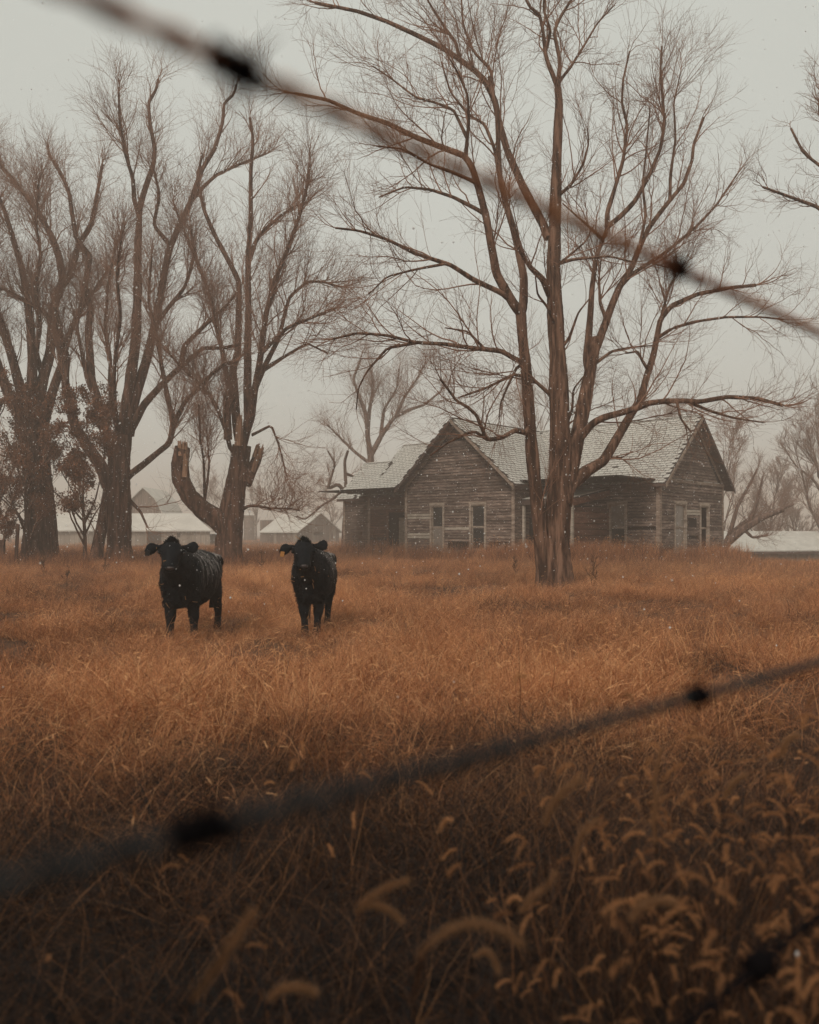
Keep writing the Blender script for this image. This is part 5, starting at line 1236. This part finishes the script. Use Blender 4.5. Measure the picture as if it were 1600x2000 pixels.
# single foxtails that stand out
def foxtail(base_px, d, stem, head, label, r=.0065):
    """stem, head: pixel points of the plant at distance d"""
    st = [P(a_, b_, d) for a_, b_ in stem]; hd = [P(a_, b_, d) for a_, b_ in head]
    b0 = P(*base_px, d); b0[2] = gz(b0) - .02
    r_ = np.random.default_rng(int(head[0][0])); o0 = b0.copy()
    root = empty('foxtail_stalk', o0); tag(root, label, 'foxtail', 'foxtail stalks standing out before the field')
    S_ = np.array([b0] + st + [hd[0]]) - o0; q, rr = resample(S_, np.linspace(.0018, .0011, len(S_)), 16); V, Q = tubes(q[None], rr[None], 5, r_)
    link('stem', mesh_np('stem', V, [Q], smooth=True, attr={'tone': np.full(len(V), .45)}), M['grass_fg'], root)
    Hh = np.array(hd) - o0; Hh[:, 1] += np.linspace(0, .02, len(Hh)); q, _ = resample(Hh, np.ones(len(Hh)), 7); prof = np.array([.4, .85, 1, 1, .95, .75, .3]) * r
    V, Q = tubes(q[None], prof[None] * .42, 7, r_); nb = 1100; u = r_.random(nb) * 5.99; j = u.astype(int); f = (u - j)[:, None]
    c = q[j] * (1 - f) + q[j + 1] * f; tn = nrm(q[j + 1] - q[j]); pr = r_.normal(size=(nb, 3)); pr = nrm(pr - tn * (pr * tn).sum(1, keepdims=True)); e = nrm(pr + tn * r_.uniform(.5, 1.2, (nb, 1)))
    s = nrm(np.cross(e, r_.normal(size=(nb, 3)))) * .00035; b1 = c + pr * prof[j][:, None] * .45; BV = np.stack([b1 - s, b1 + s, b1 + e * r_.uniform(.006, .012, (nb, 1))], 1).reshape(-1, 3)
    V, Fs, T = merge([(V, Q, .6), (BV, np.arange(nb * 3).reshape(-1, 3), 1.0)]); link('seed_head', mesh_np('seed_head', V, Fs, attr={'tone': T}), M['foxtail'], root)
    # one dry leaf
    V, Q, T, _ = ribbons(r_, 1, .001, (.15, .25), (.004, .006), (.3, .6), (.8, 1.6)); V = V + (np.array(st[0]) - o0 if st else 0); link('leaf', mesh_np('leaf', V, [Q], attr={'tone': T}), M['grass_fg'], root)
foxtail((1085, 1990), 1.35, [(1072,1850),(1066,1700)], [(1064,1615),(1075,1580),(1105,1548),(1142,1528)], 'upright foxtail head leaning right, isolated above the dark grass, lower middle', .0075)
foxtail((1120, 1990), 1.7, [(1125,1850),(1124,1740)], [(1124,1690),(1130,1645),(1150,1618),(1172,1608)], 'slender foxtail curving right, just below and right of the isolated upright head', .0055)
foxtail((1050, 1995), 1.5, [(1010,1900),(1008,1830)], [(1014,1785),(1040,1755),(1075,1735),(1090,1712)], 'foxtail head slanting up to the right, directly below the isolated upright head', .006)
foxtail((820, 1995), 1.0, [(806,1930)], [(815,1870),(860,1825),(920,1808),(980,1825),(1025,1860)], 'long arched foxtail bowing over to the right at the bottom centre', .0055)
foxtail((700, 1995), 1.4, [(690,1880),(690,1800)], [(694,1785),(715,1760),(755,1740),(798,1728)], 'foxtail head slanting right in the dark grass, left of centre', .0055)
foxtail((650, 1995), 1.4, [(720,1900),(705,1800)], [(700,1772),(735,1770),(762,1785),(785,1812)], 'foxtail head drooping right, crossing under the slanting one left of centre', .005)
foxtail((345, 1998), .95, [(350,1975)], [(372,1955),(400,1925),(440,1870),(488,1795)], 'blurred foxtail head slanting up right, alone at the lower left', .0055)
foxtail((530, 1998), 1.2, [(500,1980)], [(520,1955),(550,1935),(590,1938),(615,1955)], 'small arched foxtail head close to the bottom edge, left of centre', .006)
foxtail((1290, 1900), 2.2, [(1285,1700),(1282,1600)], [(1278,1560),(1280,1520),(1288,1490),(1298,1464)], 'upright foxtail head standing alone at the right above the dark grass', .007)
foxtail((1284, 1900), 2.1, [(1286,1740),(1282,1690)], [(1280,1650),(1278,1610),(1284,1570),(1298,1538)], 'second upright foxtail head, straight below the one standing alone at right', .0065)
foxtail((1400, 1900), 1.9, [(1405,1700),(1412,1600)], [(1414,1560),(1430,1535),(1450,1522),(1464,1518)], 'foxtail head bending right among the stalks at the right', .006)
foxtail((1560, 1900), 1.9, [(1545,1640),(1530,1520)], [(1526,1480),(1534,1455),(1552,1442),(1568,1440)], 'topmost foxtail head near the right edge under the lower wire', .0065)
foxtail((1190, 1998), 1.25, [(1200,1900),(1214,1850)], [(1228,1800),(1262,1770),(1300,1765),(1330,1778)], 'thick foxtail bowing right low in the crowd at lower right', .0065)
foxtail((920, 1998), 1.6, [(925,1950),(923,1900)], [(926,1870),(950,1858),(966,1880),(976,1910)], 'foxtail head hooked over to the right under the long arched one', .006)
# thin standing stalks crossing the field
def stalk(px0, py0, px1, py1, d, label, k=0):
    a_, b_ = P(px0, py0, d), P(px1, py1, d); a_[2] = gz(a_) - .02; mid = (a_ + b_) / 2 + np.array([.02, 0, 0]); o0 = a_.copy()
    q, rr = resample(np.array([a_, mid, b_]) - o0, np.array([.003, .0022, .0012]), 12); V, Q = tubes(q[None], rr[None], 5, gr)
    o = link('dry_stalk', mesh_np('dry_stalk', V, [Q], attr={'tone': np.full(len(V), .75)}), M['grass_fg']); o.location = o0; tag(o, label, 'stalk')
stalk(1408, 1650, 1390, 1290, 4.0, 'single tall thin stalk rising right of centre past the lower wire')
stalk(1500, 1500, 1470, 1330, 5.0, 'thin leaning stalk between the single tall stalk and the right edge')
stalk(1010, 1560, 1012, 1240, 5.2, 'thin upright stalk in the middle of the field above the lower wire')
stalk(845, 1300, 905, 1250, 8.0, 'short slanting stalk in the middle of the field')

# dark dead weeds standing in the field and beside the doorway
def weed(px, py, d, h, seed, label):
    p = P(px, HY, d); x_, y_ = p[0], p[1]; r_ = np.random.default_rng(seed); z0 = gz(p); root = empty('dead_weed', (x_, y_, z0)); tag(root, label, 'weed')
    tp = np.array([[0, 0, -.05], [.02, 0, h * .5], [.05 * r_.normal(), 0, h]]); stem_mesh('stem', tp, np.array([.012, .008, .004]), 6, 10, r_, mat=M['weed'], parent=root)
    q, r = resample(tp, np.array([.012, .008, .004]), 10); a1, b1 = grow(q[None], r[None], 14, r_, (h * .3, h * .6), (20, 50), K=6, rtip=.003, t0=.05); a2, b2 = grow(a1, b1, 130, r_, (h * .08, h * .22), (20, 60), K=4, rtip=.0025)
    V, Q = tubes(a1, b1, 4, r_); V2, Q2 = tubes(a2, b2 * 1.4, 3, r_); V, Fs, T = merge([(V, Q, 0), (V2, Q2, 0)]); tag(link('twigs', mesh_np('twigs', V, Fs), M['weed'], root), kind='stuff')
weed(1155, 1160, 20, .75, 3, 'small dark dead weed just right of the big tree base'); weed(1006, 1130, 26, .6, 4, 'small dark dead weed left of the big tree base')
for i, (px, d, h) in enumerate(((712, 46.5, 2.6), (728, 46, 2.2), (745, 46.5, 1.9), (700, 47, 1.7))):
    weed(px, 1090, d, h, 10 + i, ('tallest dead brown bush before the dark doorway of the farmhouse', 'middle dead brown bush before the dark doorway', 'rightmost dead brown bush, directly before the dark doorway', 'leftmost low dead bush before the farmhouse low wing')[i])
for i, (px, d, h) in enumerate(((1255, 36, 1.5), (1237, 36.2, 1.1), (1290, 37, .9))):
    weed(px, 1090, d, h, 20 + i, ('tall ochre weed leaning on the farmhouse wall beside its front right window', 'lower ochre weed under the farmhouse front right window', 'low weed at the near corner of the farmhouse')[i])
for i, (px, d, h) in enumerate(((130, 24, .5), (85, 27, .7), (205, 30, .6), (510, 30, .7))):
    weed(px, 1110, d, h, 30 + i, ('low dark weed in the field left of the left cow', 'dark weed under the massive left tree', 'dark weed by the foot of the double trunk', 'dark weed right of the forked tree base')[i])

# ------------------------------------------------------------------ barbed wire fence
m, n, b, o = newmat('rusty_wire'); f = noise(n, 60, 4)
n.links.new(ramp(n, noise(n, 7, 3), [(0.35, (0.46, 0.17, 0.08)), (0.5, (0.70, 0.30, 0.14)), (0.65, (0.78, 0.40, 0.22))]), b.inputs['Base Color']); b.inputs['Roughness'].default_value = .8
M['wire'] = m
m, n, b, o = newmat('dull_grey_wire'); n.links.new(ramp(n, noise(n, 7, 3), [(0.42, (0.006, 0.008, 0.010)), (0.70, (0.028, 0.026, 0.026))]), b.inputs['Base Color']); b.inputs['Roughness'].default_value = .7
M['wire_grey'] = m; M['barb'] = mat_simple('dark_barb', (.010, .008, .009), 1.0)
D0 = .42; U_ = np.array([.725, .688])
def wire_pt(t, k, sag=0.0): return np.array([U_[0] * t, D0 + U_[1] * t, CZ + k * D0 + sag])
fence = empty('barbed_wire_fence', (-1.6, D0 - 1.6 * U_[1] / U_[0], 0)); tag(fence, 'blurred rusty barbed wire fence with three strands crossing close before the camera', 'fence'); FO = np.array(fence.location)
def barb_wire(k, barbs, sagk, seed, r=.0016, mat='wire', bl=.012):
    r_ = np.random.default_rng(seed); t = np.linspace(-2.2, 3.6, 460); base = np.stack([wire_pt(tt, k, sagk * ((tt - .7) ** 2 - .5)) for tt in t]); n1 = np.array([.688, -.725, 0]); n2 = np.array([0, 0, 1.]); w = t * 2 * math.pi / .055
    P_ = [base + (n1[None] * np.cos(w + q)[:, None] + n2[None] * np.sin(w + q)[:, None]) * r * .95 for q in (0, math.pi)]
    V, Q = tubes(np.stack(P_) - FO, np.full((2, len(t)), r), 6, r_); wr = link('wire', mesh_np('wire', V, [Q], smooth=True), M[mat], fence)
    for (tb_, big, angs) in barbs:
        c = wire_pt(tb_, k, sagk * ((tb_ - .7) ** 2 - .5)); ax = np.array([U_[0], U_[1], 0]); s = np.linspace(0, 1, 26)
        coil = np.stack([c + ax * (q - .5) * (bl if abs(tb_ - barbs[0][0]) < .01 else .011) * big + (n1 * math.cos(q * 25) + n2 * math.sin(q * 25)) * (.0045 * big) for q in s]); segs = [coil]
        for an in angs:
            e = n1 * math.cos(an) + n2 * math.sin(an); segs.append(np.stack([c + ax * .002 + e * (.003 + .019 * q * (big / 1.2) ** 1.5) + ax * .006 * q for q in s]))
        V, Q = tubes(np.stack(segs) - FO, np.vstack([np.full((1, 26), .0023 * big)] + [np.linspace(.0019, .0003, 26)[None]] * len(angs)), 6, r_); link('barb', mesh_np('barb', V, [Q], smooth=True), M['barb'], wr)
def tt_(px): r = (px - 800) / F; return r * D0 / (.725 - .688 * r)
barb_wire(.474, [(tt_(462), 1.25, (.4, 3.3, 4.2)), (tt_(1322), 1.3, (.9, 2.2, 4.0, 5.4)), (-.55, 1.2, (1, 4)), (.75, 1.2, (1, 4))], .004, 1, .0027, bl=.021)
barb_wire(-.293, [(tt_(392), 1.35, (.2, 3.2, 2.0)), (tt_(1362), 1.45, (1.6, 4.4, 3.0)), (.8, 1.2, (1, 4))], .004, 2, .0026, 'wire_grey', bl=.020)
barb_wire(-.88, [(tt_(1482), 2.0, (1.5, 4.6)), (-.2, 1.2, (1, 4)), (tt_(1640), 1.2, (1, 4))], .004, 3, .0028, 'barb')
# the strands are stapled to posts beyond both edges of the picture
for tt in (-2.2, 3.6):
    q = wire_pt(tt, 0); z0 = gz(q); post = MB().box((0, 0, .85), (.055, .055, .95)).build('post', M['bark_dark'], fence); post.location = (q[0] - FO[0], q[1] - FO[1], z0)

# ------------------------------------------------------------------ added unseen cedars behind the camera, put there to shade the near grass
def cedar(x, y, h, r, seed, which):
    r_ = np.random.default_rng(seed); root = empty('cedar_tree', (x, y, 0)); tag(root, which + ' dark cedar from the left in the shelter belt behind the camera', 'cedar', 'cedars of the shelter belt behind the camera')
    stem_mesh('trunk', np.array([[0, 0, -.1], [0, 0, h * .5], [0, 0, h * .97]]), np.array([.18, .12, .02]), 8, 8, r_, mat=M['bark_dark'], parent=root)
    N = 7000; t = r_.random(N) ** .8; a_ = r_.random(N) * 6.283; rr = r * (1 - t) ** .75 * np.sqrt(r_.uniform(.15, 1, N)) * (1 + .2 * np.sin(a_ * 5 + t * 20)); c = np.stack([rr * np.cos(a_), rr * np.sin(a_), .3 + t * (h - .3)], 1)
    s = .16; d = nrm(np.stack([np.cos(a_), np.sin(a_), r_.normal(size=N) * .5 + .3], 1) + r_.normal(size=(N, 3)) * .3) * s; e = nrm(np.cross(d, r_.normal(size=(N, 3)))) * s * .6
    V = np.stack([c - e, c + e, c + d * 1.5], 1).reshape(-1, 3); tag(link('crown', mesh_np('crown', V, [np.arange(N * 3).reshape(-1, 3)]), M['cedar'], root), kind='stuff')
M['cedar'] = plain('cedar_foliage', (.03, .045, .025), var=.4, scale=3)
CEDARS = [(-9.5 + 2.7 * i + rng.uniform(-.3, .3), -4.2 - .9 * (i % 2) + rng.uniform(-.3, .3), rng.uniform(8.4, 9.8)) for i in range(8)]
for i, (x, y, h) in enumerate(CEDARS): cedar(x, y, h, 2.2, 100 + i, ('first', 'second', 'third', 'fourth', 'fifth', 'sixth', 'seventh', 'eighth')[i])

# ------------------------------------------------------------------ falling snow
def flakes(name, label, n, y0, y1, zmax, smin, smax, seed):
    r_ = np.random.default_rng(seed); y = y0 + (y1 - y0) * r_.random(n) ** .6; x = r_.uniform(-1, 1, n) * (.55 * y + 1); z = r_.uniform(.1, 1, n) * np.minimum(zmax, CZ + .7 * y)
    c = np.stack([x, y, z], 1); s = r_.uniform(smin, smax, (n, 1, 1)); oc = np.array([[1, 0, 0], [-1, 0, 0], [0, 1, 0], [0, -1, 0], [0, 0, 1.2], [0, 0, -1.2]]); of = np.array([[0, 2, 4], [2, 1, 4], [1, 3, 4], [3, 0, 4], [2, 0, 5], [1, 2, 5], [3, 1, 5], [0, 3, 5]])
    V = (c[:, None] + oc[None] * s * r_.uniform(.7, 1.3, (n, 6, 1))).reshape(-1, 3); T = (of[None] + (np.arange(n) * 6)[:, None, None]).reshape(-1, 3)
    tag(link(name, mesh_np(name, V, [T]), M['flake']), label, 'snow', kind='stuff')
flakes('snowflakes', 'small white snowflakes drifting through the air before the house and trees', 15000, 6, 34, 9, .004, .010, 5)
flakes('snowflakes', 'few larger blurred snowflakes close to the camera', 70, 1.5, 6, 4, .0025, .006, 6)

# ------------------------------------------------------------------ haze
bm = bmesh.new(); bmesh.ops.create_cube(bm, size=1)
for v in bm.verts: v.co = Vector((v.co.x * 1000, 240 + v.co.y * 760, -3.5 + (v.co.z + .5) * 30))
me = bpy.data.meshes.new('haze'); bm.to_mesh(me); bm.free()
m = bpy.data.materials.new('snowy_haze'); m.use_nodes = True; n = m.node_tree; n.nodes.clear(); o = n.nodes.new('ShaderNodeOutputMaterial'); v = n.nodes.new('ShaderNodeVolumePrincipled')
v.inputs['Color'].default_value = (.96, .85, .77, 1); v.inputs['Density'].default_value = .0042; v.inputs['Anisotropy'].default_value = .1
n.links.new(v.outputs[0], o.inputs['Volume']); hz = link('haze', me, m); tag(hz, 'pale snowy haze filling the air over the whole field', 'haze', kind='stuff')
